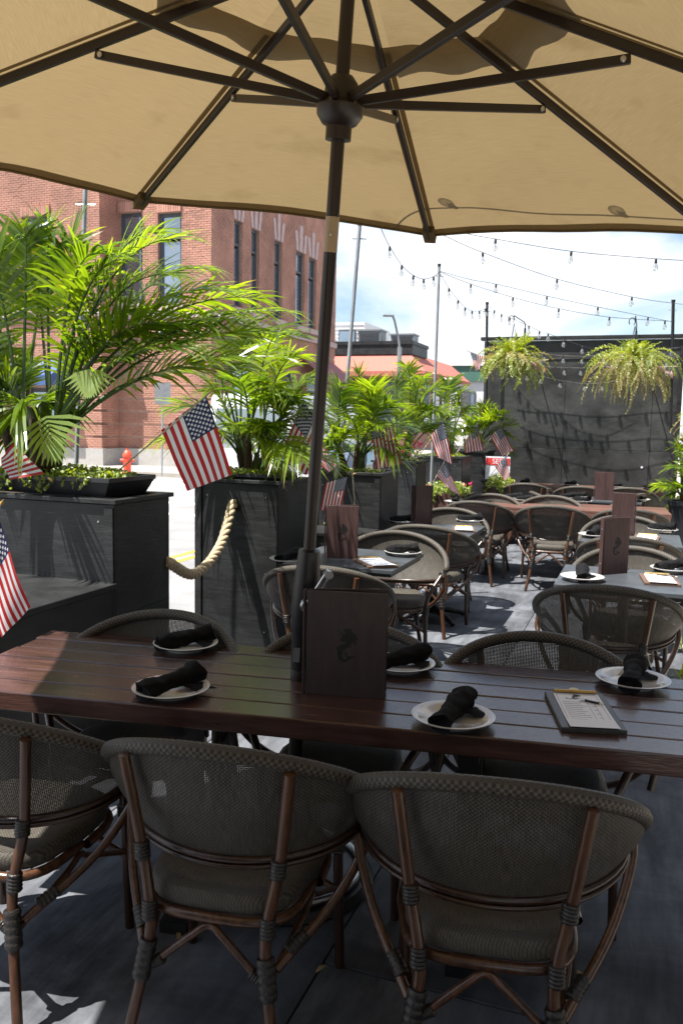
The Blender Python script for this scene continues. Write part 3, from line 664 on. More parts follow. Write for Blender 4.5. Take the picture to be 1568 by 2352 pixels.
# ================================================================== PARASOL
TZ = .76
def parasol():
    base = A(-.127, 2.701, .75); axv = nrm(A(.057, -.13, 1.)); e1 = nrm(np.cross(A(0, 1, 0), axv)); e2 = np.cross(axv, e1)
    sr, sh, Rr, drop, phi, tt = 1.763, 2.198, 1.796, .578, .552, .431
    apex = base+axv*sh
    rims = [apex+Rr*(math.cos(phi+k*math.pi/4)*e1+math.sin(phi+k*math.pi/4)*e2)-drop*axv for k in range(8)]
    rims[2] = py(318, 468, rims[2][1]-.18); rims[1] = py(988, 546, rims[1][1]-.22)
    foot = A(base[0]-axv[0]*.75, base[1]-axv[1]*.75, 0)
    t = thing('market_parasol', 'large tan market parasol with bronze ribs standing through the plank table', 'parasol', foot)
    B = lambda mb, n, m, sm=None, par=None: mb.build(n, m, par or t, sm, world=True) if par is None else None
    rib = lambda k, f: apex+(rims[k]-apex)*f
    # canopy: eight gores, and a vent cap that overlaps them
    for k in range(8):
        a_, b_ = k, (k+1) % 8
        def fn(u, v):
            f = lerp(.26, 1.0-.028*4*u*(1-u), v)
            p = lerp(rib(a_, f), rib(b_, f), u); c = 4*u*(1-u)*math.sin(math.pi*min(1, v*1.0))
            w = .012*mnoise.noise(Vector((u*3+k*7, v*4, k)))*4*u*(1-u)
            return p+axv*(.016+.018*c+w)
        wd = np.linalg.norm(rims[a_]-rims[b_])
        MB().grid(fn, 12, 16, lambda u, v: ((u-.5)*wd*lerp(.26, 1, v)+k*3.7, v*1.4)).build('canopy_panel', m_canopy, t, 60, world=True)
        # rolled hem
        MB().tube([fn(i/12, 1)-axv*.006 for i in range(13)], .006, 6).build('hem', m_canopy, t, 60, world=True)
        MB().grid(lambda u, v: fn(u, .962+.038*v)-axv*.003, 12, 1, lambda u, v: ((u-.5)*wd+k*3.7, 2+v*.05)).build('hem_facing', m_canopy, t, 60, world=True)
        for sg in (-1, 1):                                  # felled seam beside each rib
            sv = nrm(np.cross(nrm(rims[a_]-apex), axv))*sg
            MB().grid(lambda u, v: rib(a_, lerp(.27, .985, u))+sv*(.006+.02*v)+axv*.0115, 14, 1, lambda u, v: (u*1.4, 3+v*.03)).build('seam', m_canopy, t, 60, world=True)
        # pocket at the rib tip
        tp = rib(a_, 1.0); dd = nrm(rims[a_]-apex); sd_ = nrm(np.cross(dd, axv))
        MB().box(tp-dd*.04-axv*.004, (.052, .10, .036), frame(sd_, dd, np.cross(sd_, dd))).build('rib_pocket', m_canopy, t, world=True)
    for k in range(8):
        a_, b_ = k, (k+1) % 8
        def fn2(u, v):
            f = lerp(.0, .345-.012*(0.5+.5*math.sin(u*math.pi*3+k*2)), v)
            return lerp(rib(a_, f), rib(b_, f), u)+axv*(.075+.01*v)
        MB().grid(fn2, 10, 6, lambda u, v: (u*.4+k, v*.5)).build('vent_panel', m_canopy, t, 60, world=True)
    # ribs and struts: flat rectangular bars
    def bar(p, q, w, h, up):
        d = nrm(q-p); s_ = nrm(np.cross(d, up)); L = np.linalg.norm(q-p)
        return MB().box((p+q)/2, (w, L, h), frame(s_, d, np.cross(s_, d)))
    run = base+axv*sr
    for k in range(8):
        d = rims[k]-apex; r_ = bar(apex+d*.025-axv*.012, apex+d*.985-axv*.010, .016, .025, axv).build('rib', m_metal, t, world=True); bevel(r_, .002)
        rad = nrm(d-axv*np.dot(d, axv)); p0 = run+rad*.05+axv*.035; p1 = rib(k, tt)-axv*.036
        st = bar(p0, p1, .016, .025, axv).build('strut', m_metal, t, world=True); bevel(st, .002)
        s_ = nrm(np.cross(nrm(p1-p0), axv))
        for q_ in (-1, 1): MB().lathe([(.009, 0), (.008, .004), (0, .006)], 8, p1-nrm(p1-p0)*.02+s_*q_*.010, frame(axv, np.cross(s_*q_, axv), s_*q_)).build('rivet', m_steel, t, 60, world=True)
    Mx = frame(e1, e2, axv)
    MB().lathe([(.026, -.07), (.037, -.07), (.037, -.035), (.05, -.028), (.066, -.005), (.068, .02), (.05, .035), (.046, .08), (.03, .1), (.026, .1)], 28, run, Mx).build('runner', m_metal, t, 35, world=True)
    MB().lathe([(.03, -.08), (.05, -.04), (.06, 0), (.05, .06), (.02, .1), (0, .14)], 24, apex, Mx).build('top_hub', m_metal, t, 40, world=True)
    MB().tube([base+axv*.35, base+axv*(sh+.02)], .0195, 24).build('pole', m_metal, t, 60, world=True)
    for s_ in (sr-.33, ):
        MB().lathe([(.0202, -.05), (.0205, -.05), (.0205, .05), (.0202, .05)], 24, base+axv*s_, Mx).build('tilt_band', m_band, t, 40, world=True)
        MB().lathe([(.006, 0), (.005, .003), (0, .004)], 10, base+axv*s_-e2*.0205-e1*.004, frame(e1, axv, -e2)).build('rivet', m_steel, t, world=True)
    # crank housing, crank, lower pole and stand
    hz = .31
    MB().lathe([(.02, .395), (.034, .39), (.037, .36), (.043, .28), (.046, .2), (.043, .12), (.038, .09), (.036, .0), (.036, -.02), (.02, -.02)], 28, base+axv*(.0+.07), Mx).build('crank_housing', m_blackmetal, t, 30, world=True)
    MB().tube([base-axv*.73, base+axv*.06], .024, 20).build('lower_pole', m_metal, t, 60, world=True)
    MB().lathe([(.025, -.005), (.034, -.005), (.034, .05), (.03, .055), (.025, .055)], 20, base+axv*.01, Mx).build('table_collar', m_metal, t, 40, world=True)
    hc = base+axv*.295-e1*.012; cd = nrm(e1*.35-e2)                      # crank points to the camera side
    ck = MB(); ck.tube([hc+cd*.03, hc+cd*.085], .017, 14); cr_ = ck.build('crank', m_steel, t, 40, world=True)
    p0, p1 = hc+cd*.08-e1*.004, hc+cd*.085+axv*.115+e1*.05
    sdv = nrm(np.cross(p1-p0, cd))
    a2 = MB()
    for q_ in (-1, 1): a2.tube([p0+sdv*q_*.011, p1+sdv*q_*.008], .0045, 8)
    a2.lathe([(.004, -.008), (.024, -.008), (.026, 0), (.024, .008), (.004, .008)], 18, p0, frame(e1, np.cross(cd, e1), cd)); a2.lathe([(.004, -.012), (.014, -.012), (.014, .012), (.004, .012)], 14, p1, frame(e1, np.cross(cd, e1), cd))
    a2.v = [tuple(np.array(v)) for v in a2.v]
    a2.build('crank_handle', m_steel, t, 40, world=True)
    MB().box(base+axv*.11-e2*.0375-e1*.018, (.022, .001, .05), Mx).build('sticker', m_grey, t, world=True)
    MB().lathe([(0, 0), (.30, 0), (.31, .012), (.29, .035), (.12, .05), (.035, .06), (.032, .36), (.026, .36)], 32, foot).build('stand', m_blackmetal, t, 40, world=True)
    MB().tube([foot+.26*A(math.cos(a), math.sin(a), 0)+A(0, 0, .05) for a in np.linspace(0, 2*math.pi, 33)], .014, 8, False).build('stand_ring', m_steel, t, 60, world=True)
    return apex, axv, rims, t
APEX, AXV, RIMS, para0 = parasol()
para1 = copy_tree(para0); para1.location = (-1.1, -.25, 0); para1.scale = (1, 1, 1.1); para1.rotation_euler = (0, 0, R(14)); para1['label'] = 'unseen second tan parasol added behind the camera to shade the foreground'  # extra parasol added out of view, shades the floor behind the near chairs

# ================================================================== LONG PLANK TABLE IN FRONT
fl, fr = pz(0, 1588, TZ), pz(1568, 1738, TZ); tdir = nrm(fr-fl); tang = math.atan2(tdir[1], tdir[0]); tnor = A(-tdir[1], tdir[0], 0)
bl_ = pz(122, 1448, TZ); depth_t = float(np.dot(bl_-fl, tnor)); u_left = float(np.dot(bl_-fl, tdir)); LT = 2.75
TO = fl+tdir*u_left; TO[2] = 0
def TP(u, v, z=TZ): return TO+tdir*u+tnor*v+A(0, 0, z)
def tloc(p): q = np.asarray(p)-TO; return float(np.dot(q, tdir)), float(np.dot(q, tnor))
def plank_table(name, lab, O, rz, L, D, n, thick, m, z=TZ, group=None, solid=False):
    t = thing(name, lab, 'table', O, rz, group)
    w = D/n
    for k in range(n):
        wv = w-random.uniform(.003, .007)
        pt = thick if solid else .038
        o = bevel(MB().box((L/2+random.uniform(-.004, .004), (k+.5)*w, z-pt/2+random.uniform(-.0012, .0012)), (L, wv, pt)).build('plank', m, t), .005)
    for y in (() if solid else (.018, D-.018)): bevel(MB().box((L/2, y, z-.038-(thick-.038)/2-.001), (L-.004, .036, thick-.038)).build('apron', m, t), .003)
    for x in (() if solid else (.018, L-.018)): MB().box((x, D/2, z-.04-(thick-.038)/2), (.034, D-.075, thick-.04)).build('apron', m, t)
    for x in ((.8, 1.7) if L > 2.5 else (.45, L-.45)):
        for y in (D/2-.16, D/2+.16): MB().box((x, y, (z-thick)/2+.02), (.07, .07, z-thick-.04)).build('leg', m_blackmetal, t)
        MB().box((x, D/2, .02), (.09, D*.85, .04)).build('foot', m_blackmetal, t)
        MB().box((x, D/2, z-thick-.03), (.06, D*.8, .05)).build('crossbar', m_blackmetal, t)
    return t
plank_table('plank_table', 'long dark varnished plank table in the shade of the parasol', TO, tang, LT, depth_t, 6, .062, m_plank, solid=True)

# ================================================================== CHAIRS
CH_T = .862
def make_chair():
    t = thing('rattan_chair', '', 'chair')
    tm = R(99)
    def rimp(a): c = max(0., math.cos(a*.865)); return A(.36*math.sin(a), -.005-.272*math.cos(a), .615+(CH_T-.02-.615)*c**.95)
    def botp(a): c = max(0., math.cos(a*.865)); return A(.335*math.sin(a)*(1-.08*c), .055-.22*math.cos(a), .605-.085*c**.8)
    def sh(u, v):
        a = (u-.5)*2*tm; p = lerp(botp(a), rimp(a), v); q = A(math.sin(a), -math.cos(a), 0); return p+q*.02*math.sin(math.pi*v)
    MB().grid(sh, 30, 8, lambda u, v: ((u-.5)*2*tm*.29, v*.3*max(.12, math.cos((u-.5)*2*tm*.865)))).build('backrest', m_weave, t, 180)
    MB().tube([rimp(a)+A(0, 0, 0) for a in np.linspace(-tm, tm, 33)], .0205, 10, uvs=True).build('top_rim', m_rim, t, 180)
    MB().tube([botp(a)+A(math.sin(a), -math.cos(a), 0)*.006 for a in np.linspace(-tm, tm, 29)], .0105, 8).build('lower_rail', m_bamboo_d, t, 180)
    MB().tube([botp(a)+A(math.sin(a), -math.cos(a), 0)*.01-A(0, 0, .017) for a in np.linspace(-tm*.93, tm*.93, 29)], .007, 6).build('lower_rail', m_bamboo_d, t, 180)
    # seat
    def se(a, rx, ry): c, s_ = math.cos(a), math.sin(a); e = .55; return A(rx*abs(c)**e*math.copysign(1, c)*(1 if s_ < 0 else 1.08), ry*abs(s_)**e*math.copysign(1, s_), 0)
    prof = [(.97, .402), (1.0, .415), (1.0, .435), (.97, .452), (.88, .462), (.5, .455), (.0, .448)]
    vs = []; uv = []; n = 36
    for f, z in prof:
        for k in range(n): p = se(2*math.pi*k/n, .205*f, .222*f); vs.append(A(p[0], p[1]+.005, z)); uv.append((p[0]*(1.15 if f > .95 else 1)+z*(f > .95), p[1]+z*(f > .95)))
    fs = [(i*n+k, i*n+(k+1) % n, (i+1)*n+(k+1) % n, (i+1)*n+k) for i in range(len(prof)-1) for k in range(n)]+[tuple(range(n-1, -1, -1))]
    MB().add(vs, fs, uv).build('seat', m_seatw, t, 50)
    MB().tube([se(a, .205, .222)+A(0, .005, .388) for a in np.linspace(0, 2*math.pi, 37)], .014, 8, False).build('seat_frame', m_bamboo, t, 180)
    for s_ in (-1, 1):
        rear = smooth_path([(s_*.212, -.252, .80), (s_*.180, -.222, .55), (s_*.155, -.232, .41), (s_*.155, -.245, .3), (s_*.205, -.30, 0)], 5)
        MB().tube(rear, .0145, 10).build('rear_leg', m_bamboo, t, 60)
        front = smooth_path([(s_*.235, .225, 0), (s_*.228, .205, .40), (s_*.25, .185, .5), (s_*.322, .115, .61)], 5)
        MB().tube(front, .0145, 10).build('front_leg', m_bamboo_d, t, 60)
        side = smooth_path([(s_*.35, .09, .615), (s_*.352, .06, .53), (s_*.29, -.06, .40), (s_*.175, -.225, .285)], 6)
        MB().tube(side, .0125, 8).build('side_tube', m_bamboo, t, 60)
        MB().tube([(s_*.353, .118, .62), (s_*.36, .12, .53), (s_*.345, .13, .46)], .0125, 8).build('arm_end', m_bamboo_d, t, 60)
        br = smooth_path([(s_*.165, -.24, .265), (s_*.2, -.06, .335), (s_*.208, -.01, .362), (s_*.212, .04, .335), (s_*.23, .21, .26)], 4)
        MB().tube(br, .0095, 8).build('brace', m_bamboo, t, 60)
    for y, w in ((-.245, .155), (.21, .225)):
        br = smooth_path([(-w, y, .25), (-w*.25, y+(.02 if y < 0 else -.02), .345), (0, y+(.03 if y < 0 else -.03), .365), (w*.25, y+(.02 if y < 0 else -.02), .345), (w, y, .25)], 5)
        MB().tube(br, .0105, 8).build('brace', m_bamboo, t, 60)
    # wrapped bindings
    def wrap(p, d, L, r, rings=5):
        d = nrm(d); e = nrm(np.cross(d, A(1, .2, .1))); pr = []
        for i in range(rings*4+1): pr.append((r*(1+.13*abs(math.sin(math.pi*i/4))), -L/2+L*i/(rings*4)))
        pr = [(r*.6, -L/2)]+pr+[(r*.6, L/2)]
        return MB().lathe(pr, 10, p, frame(e, np.cross(d, e), d))
    for s_ in (-1, 1):
        for p, d, L, r in (((s_*.178, -.225, .545), (s_*.08, .02, 1), .045, .0185), ((s_*.155, -.232, .395), (0, .05, 1), .05, .0185), ((s_*.16, -.25, .275), (-s_*.15, .15, 1), .10, .021),
                           ((s_*.228, .205, .395), (0, 0, 1), .05, .0185), ((s_*.21, -.168, .325), (s_*.6, .75, .5), .06, .0165), ((s_*.335, .09, .612), (s_*.1, .5, -1), .04, .024), ((s_*.13, -.24, .268), (s_, 0, -.6), .035, .014)):
            wrap(A(*p), A(*d), L, r).build('binding', m_bind, t, 60)
    return t
chair0 = make_chair(); _used = [False]
def chair_at(p, heading, lab, group='woven bistro chairs on the patio'):
    """p: world xy of the centre of the back's top rim; heading: angle the sitter faces, measured from +Y towards +X"""
    c = chair0 if not _used[0] else copy_tree(chair0); _used[0] = True
    h = A(math.sin(heading), math.cos(heading), 0); q = np.asarray(p, float)+h*.255
    c.location = (q[0], q[1], 0); c.rotation_euler = (0, 0, -heading); c['label'] = lab; c['category'] = 'chair'; c['group'] = group
    return c
_placed = []
def chair_px(x, y, heading, lab, z=CH_T, push=0.): 
    p = pz(x, y, z); h = A(math.sin(heading), math.cos(heading), 0); return chair_at(p+h*push, heading, lab)
TH = -tang
away, toward = AX, AX+math.pi
n2, n3 = pz(470, 1698, CH_T), pz(1135, 1776, CH_T)
chair_at(n2, TH+.02, 'shaded rattan chair between two others along the long dark table')
chair_at(n3, TH-.02, 'shaded rattan chair pulled up to the raw bar clipboard side of the dark table')
chair_at(n2-(n3-n2)*1.02+A(-.01, .02, 0), TH+.05, 'rattan chair with sun on its seat at the sunlit end of the long dark table')
chair_px(365, 1415, TH+math.pi+.05, 'rattan chair across the long dark table in front of the stepped black planter', push=-.10)
chair_px(808, 1447, TH+math.pi, 'rattan chair across the long dark table hidden behind the large menu', push=-.11)
chair_px(1240, 1470, TH+math.pi-.04, 'rattan chair across the long dark table beside the plate near the clipboard', push=-.11)
chair_px(730, 1296, away-.12, 'rattan chair with its back to the crank of the parasol, at the square table')
chair_px(908, 1218, toward-.25, 'sunlit rattan chair on the far side of the square table behind the parasol')
chair_px(972, 1203, away+.06, 'rattan chair with dark back at the second square table along the planters')
chair_px(1035, 1165, toward-.1, 'sunlit rattan chair on the far side of the second square table along the planters')
chair_px(1091, 1149, away, 'rattan chair at the planter end of the red-brown plank table')
chair_px(1265, 1159, away-.03, 'rattan chair with brown legs in the middle of the aisle at the red-brown plank table')
chair_px(1130, 1133, toward, 'sunlit rattan chair behind the red-brown plank table near the planters')
chair_px(1268, 1137, toward, 'sunlit rattan chair behind the red-brown plank table beside the shaker')
chair_px(1213, 1106, away, 'rattan chair at the farthest table beside the low flags', push=-.25)
chair_px(1335, 1112, away, 'rattan chair at the farthest table behind the tall far menu', push=-.3)
chair_px(1445, 1115, away, 'rattan chair at the farthest table under the browner hanging fern', push=-.3)
chair_px(1226, 1128, away+1.15, 'rattan chair turned sideways between the two farthest tables by the shaker')
chair_px(1468, 1132, away-1.2, 'rattan chair turned sideways between the two farthest tables under the browner fern')
chair_px(1395, 1341, away-.02, 'rattan chair at the square table by the deck edge, its woven back letting light through')
chair_px(1453, 1254, toward+.03, 'sunlit rattan chair behind the mermaid menu by the deck edge')
chair_px(1446, 1230, away, 'rattan chair at the last square table by the deck edge, back to the nearer table')
chair_px(1437, 1183, toward, 'sunlit rattan chair on the far side of the last square table by the deck edge')
chair_px(1448, 1167, away, 'rattan chair at the deck-edge end of the red-brown plank table')

# ================================================================== SQUARE TABLES AND THE OTHER PLANK TABLES
def square_table(name, lab, O, rz, w, d, m_top=m_tabletop):
    t = thing(name, lab, 'table', O, rz, 'square slate tables')
    bevel(MB().box((0, 0, TZ-.0125), (w, d, .025)).build('tabletop', m_top, t), .003)
    MB().box((0, 0, TZ-.035), (w-.03, d-.03, .02)).build('edge_band', m_blackmetal, t)
    MB().lathe([(.04, .05), (.04, .1), (.032, .12), (.032, TZ-.1), (.05, TZ-.06), (.05, TZ-.046), (0, TZ-.046)], 20).build('pedestal', m_blackmetal, t, 40)
    for k in range(4):
        a = k*math.pi/2+math.pi/4; c, s_ = math.cos(a), math.sin(a)
        MB().tube([(0, 0, .09), (c*.12, s_*.12, .075), (c*.27, s_*.27, .035), (c*.31, s_*.31, .015)], [.034, .03, .022, .018], 8).build('foot', m_blackmetal, t, 60)
    return t
def sq(corner_px, which, lab, w=.72, d=.72):
    c = pz(*corner_px, TZ); sx = {'fr': -1, 'fl': 1}[which]
    ctr = c+rtd*sx*w/2+axd*d/2; square_table('square_table', lab, (ctr[0], ctr[1], 0), -AX, w, d); return ctr
T2 = sq((901, 1311), 'fr', 'square slate-topped table just behind the parasol crank')
T3 = sq((1077, 1232), 'fr', 'second square slate-topped table along the planters', .70, .70)
T4 = sq((1271, 1341), 'fl', 'square slate-topped table by the deck edge with the nearer standing menu', .72, .70)
T5 = sq((1332, 1242), 'fl', 'last square slate-topped table by the deck edge')
lf = pz(1024, 1157, TZ)
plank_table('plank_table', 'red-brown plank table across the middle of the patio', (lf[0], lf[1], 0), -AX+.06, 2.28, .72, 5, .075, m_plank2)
c6 = ab(10.35, -.45); 
T6 = c6; square_table('square_table', 'square table with a tall menu between the two farthest tables', (c6[0], c6[1], 0), -AX, .9, .6)
ff = pz(1172, 1111, TZ); fa_ = min(float(np.dot(ff, axd)), float(np.dot(wl0, axd))-.78); fb_ = float(np.dot(ff, rtd))
q = ab(fa_, fb_); FARO = q
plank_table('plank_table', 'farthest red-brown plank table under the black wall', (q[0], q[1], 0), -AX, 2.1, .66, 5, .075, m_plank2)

# ================================================================== PLACE SETTINGS
pl_me = MB().lathe([(0, .004), (.06, .004), (.062, 0), (.07, 0), (.072, .006), (.1, .016), (.119, .024), (.121, .027), (.117, .0285), (.098, .0215), (.076, .0125), (.07, .0095), (0, .009)], 40).mesh('plate', m_plate, 50)
def plate(p, lab):
    o = bpy.data.objects.new('plate', pl_me); COL.objects.link(o); o.location = tuple(p); o.scale = (1, 1, 1); tag(o, lab, 'plate', 'white plates laid on the tables'); return o
def napkin_mesh(seed, L=.215, r=.031):
    rnd = random.Random(seed); mb = MB(); n = 30; m = 25; vs = []
    for i in range(m):
        s_ = i/(m-1); x = (s_-.5)*L; k = 1+.13*math.sin(s_*7+seed)+.12*(s_ > .85)-.05*(abs(s_-.45) < .2)
        for j in range(n):
            a = 2*math.pi*j/n; rr = r*k*(.92+.16*(((a-2.3-s_*.9) % (2*math.pi))/(2*math.pi))+.03*math.sin(s_*40+a*2+seed))*(1+.20*mnoise.noise(Vector((s_*7, math.cos(a)*1.3+seed, math.sin(a)*1.3))))
            vs.append((x+.008*math.sin(a*2+seed)*(i in (0, m-1)), rr*math.cos(a)*1.05, max(-r*.78, rr*math.sin(a)*.95)+r*.8))
    fs = [(i*n+j, i*n+(j+1) % n, (i+1)*n+(j+1) % n, (i+1)*n+j) for i in range(m-1) for j in range(n)]
    mb.add(vs, fs)
    for e, dx in ((0, .014), (m-1, -.014)):                       # hollow spiral ends
        ring = vs[e*n:(e+1)*n]; c = np.mean(np.array(ring), 0); inner = [tuple(c+(np.array(p)-c)*.62+A(dx*.3, 0, 0)) for p in ring]; deep = [tuple(c+(np.array(p)-c)*.5+A(dx, 0, 0)) for p in ring]
        b_ = [tuple(p) for p in ring]+inner+deep+[tuple(c+A(dx, 0, 0))]
        f2 = [(j, (j+1) % n, n+(j+1) % n, n+j) for j in range(n)]+[(n+j, n+(j+1) % n, 2*n+(j+1) % n, 2*n+j) for j in range(n)]+[(2*n+j, 2*n+(j+1) % n, 3*n) for j in range(n)]
        mb.add(b_, f2 if e else [tuple(reversed(f)) for f in f2])
    return mb.mesh('roll', m_napkin, 60)
def flap_mesh():
    return MB().grid(lambda u, v: (.02+u*.075+.02*v, -.02-v*.055-(.012*u), .018-.013*v+.004*math.sin(u*5)), 6, 4).mesh('flap', m_napkin, 60)
nap = [napkin_mesh(s_) for s_ in (1.3, 5.7, 9.2)]; flap = flap_mesh()
def napkin(p, ang, lab, k=0, tilt=.10, sc=1.):
    t = thing('napkin_roll', lab, 'napkin', (p[0], p[1], p[2]+.012), ang, 'rolled black napkins')
    o = inst('roll', nap[k % 3], t, (0, 0, .004), (0, -tilt, 0), (sc, sc, sc)); inst('flap', flap, t, (0, 0, 0)); return t
def setting(x, y, ang, where, k=0, tilt=.1, z=TZ, flapside=True, p=None):
    c = pz(x, y, z+.02) if p is None else A(*p); c[2] = z
    plate(c, 'white round plate '+where); napkin(c, ang, 'rolled black napkin on the plate '+where, k, tilt)
    return c
setting(427, 1478, R(35), 'across the long dark table before the stepped planter', 1)
setting(393, 1580, R(48), 'on the long dark table nearest its sunlit end', 0)
setting(920, 1524, R(30), 'half hidden behind the large dark menu', 2)
setting(1040, 1645, R(62), 'between the large menu and the raw bar clipboard', 2)
setting(1452, 1560, R(66), 'just beyond the raw bar clipboard', 0)
setting(925, 1268, R(8), 'beside the clipboard on the first square table', 1)
setting(664, 1284, R(60), 'behind the parasol crank on the first square table', 2)
setting(1078, 1195, R(2), 'on the aisle corner of the second square table', 0)
setting(925, 1197, R(20), 'at the planter side of the second square table', 1)
setting(1336, 1325, R(75), 'before the nearer mermaid menu by the deck edge', 2)
setting(1540, 1306, R(25), 'beyond the clipboard by the deck edge chair', 1)
setting(1363, 1228, R(60), 'beside the plain menu by the deck edge', 0)
setting(1521, 1216, R(-35), 'on the outer corner of the last square table', 1)
for x, y, a_, w_ in ((1045, 1152, 80, 'at the planter end of the red-brown plank table'), (1178, 1143, -20, 'behind the shaker on the red-brown table'), (1206, 1148, -40, 'next to the shaker on the red-brown table'),
                     (1300, 1143, 10, 'across the red-brown table beside the brown menu'), (1335, 1151, -50, 'on the aisle side of the red-brown table'), (1468, 1147, 80, 'at the deck-edge end of the red-brown plank table')):
    setting(x, y, R(a_), w_, random.randint(0, 2))
for d_, e_, a_, w_ in ((.0, -.28, 0, 'on the planter side of the far menu'), (-.05, .28, 0, 'on the deck-edge side of the far menu')):
    p = T6+axd*d_+rtd*e_; setting(0, 0, R(a_)-AX, w_, 1, p=(p[0], p[1], TZ))
for e_, a_, w_ in ((.2, 60, 'at the planter end of the farthest table'), (.85, 45, 'second from the planters on the farthest table'), (1.45, 10, 'third from the planters on the farthest table'), (1.95, 5, 'at the deck-edge end of the farthest table')):
    p = FARO+rtd*e_+axd*.33; setting(0, 0, R(a_), w_, 0, p=(p[0], p[1], TZ))
sk = thing('pepper_shaker', 'small dark wooden shaker on the red-brown plank table', 'shaker', pz(1258, 1149, TZ))
MB().lathe([(0, 0), (.026, 0), (.026, .07), (.022, .075), (.022, .095), (.027, .1), (.025, .13), (0, .135)], 16).build('body', m_shaker, sk, 40)
MB().lathe([(.0, 0), (.0265, 0), (.0265, .006), (0, .008)], 14, (0, 0, .132)).build('cap', m_steel, sk, 40)

# ================================================================== MENUS
MERM = [(685,705),(700,745),(730,775),(775,800),(805,790),(800,765),(780,750),(785,720),(810,705),(850,703),(885,710),(905,740),(930,770),(960,790),(975,820),(998,850),(980,868),(992,890),(970,900),(972,958),(955,962),(945,925),(920,925),(895,935),(890,980),(870,1005),(820,1020),(785,1035),(768,1060),(755,1100),(755,1150),(775,1190),(810,1195),(835,1175),(830,1150),(810,1120),(800,1072),(822,1092),(845,1130),(890,1135),(950,1128),(962,1138),(920,1160),(880,1185),(850,1215),(800,1234),(750,1225),(710,1190),(690,1140),(682,1090),(690,1055),(664,1025),(690,995),(750,965),(800,945),(825,930),(790,915),(750,915),(722,890),(745,860),(760,830),(762,812),(718,782),(693,747),(680,712)]
def menu(pl, pr, h, back_ang, lab, m=m_menu, spine='left', emblem=True, z=TZ):
    """pl, pr: bottom ends of the front cover as seen; the other cover folds back from the spine side"""
    pl = A(pl[0], pl[1], z); pr = A(pr[0], pr[1], z); w = np.linalg.norm(pr-pl)
    if spine == 'left': o, x = pl, nrm(pr-pl)
    else: o, x = pr, nrm(pl-pr)
    t = thing('menu', lab, 'menu', o, math.atan2(x[1], x[0]), 'standing menus')
    s_ = 1 if spine == 'left' else -1                              # +y local is behind the cover for a left spine
    bevel(MB().box((w/2+.004, 0, h/2), (w-.008, .005, h)).build('front_cover', m, t), .0015)
    c, sn = math.cos(back_ang), math.sin(back_ang)
    Mb = np.array(((c, -s_*sn, 0), (s_*sn, c, 0), (0, 0, 1.)))
    bevel(MB().box(A(.004, s_*.020, h/2)+Mb @ A(w/2, 0, 0), (w-.008, .005, h), Mb).build('back_cover', m, t), .0015)
    bevel(MB().box((-.002, s_*.010, h/2), (.007, .026, h)).build('spine', m, t), .002)
    for zz in (.2*h, .8*h): MB().lathe([(.005, 0), (.004, .002), (0, .003)], 8, (-.0055, s_*.010, zz), frame(A(0, 1, 0), A(0, 0, 1), A(-1, 0, 0))).build('screw', m_steel, t)
    if emblem:
        k = .33*h/.33/(1313/.245); ks = h/1640.
        pts = [((px_-(800 if spine == 'left' else 800))*ks*(1)+ (w*.5)*1, -s_*.0034, h*.5-(py_-960)*ks) for px_, py_ in MERM]
        if spine != 'left': pts = [(w-p[0], p[1], p[2]) for p in pts]
        mb = MB(); n = len(pts); mb.add(pts, [tuple(range(n))] if s_ < 0 else [tuple(range(n))]); mb.build('mermaid_emblem', m_emblem, t)
    return t
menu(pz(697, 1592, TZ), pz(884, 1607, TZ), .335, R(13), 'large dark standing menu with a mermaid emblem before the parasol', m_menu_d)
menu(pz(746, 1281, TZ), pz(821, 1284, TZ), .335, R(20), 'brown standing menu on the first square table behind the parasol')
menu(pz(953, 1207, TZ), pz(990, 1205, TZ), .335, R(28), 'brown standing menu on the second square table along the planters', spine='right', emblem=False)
menu(pz(1380, 1321, TZ), pz(1439, 1316, TZ), .335, R(24), 'brown standing menu with a mermaid emblem on the square table by the deck edge')
menu(pz(1402, 1229, TZ), pz(1455, 1231, TZ), .34, R(22), 'plain brown standing menu on the last square table by the deck edge', spine='right', emblem=False)
p = T6-axd*.12; menu(p-rtd*.09, p+rtd*.13, .33, R(30), 'brown standing menu open on the square table between the two farthest tables', emblem=False)

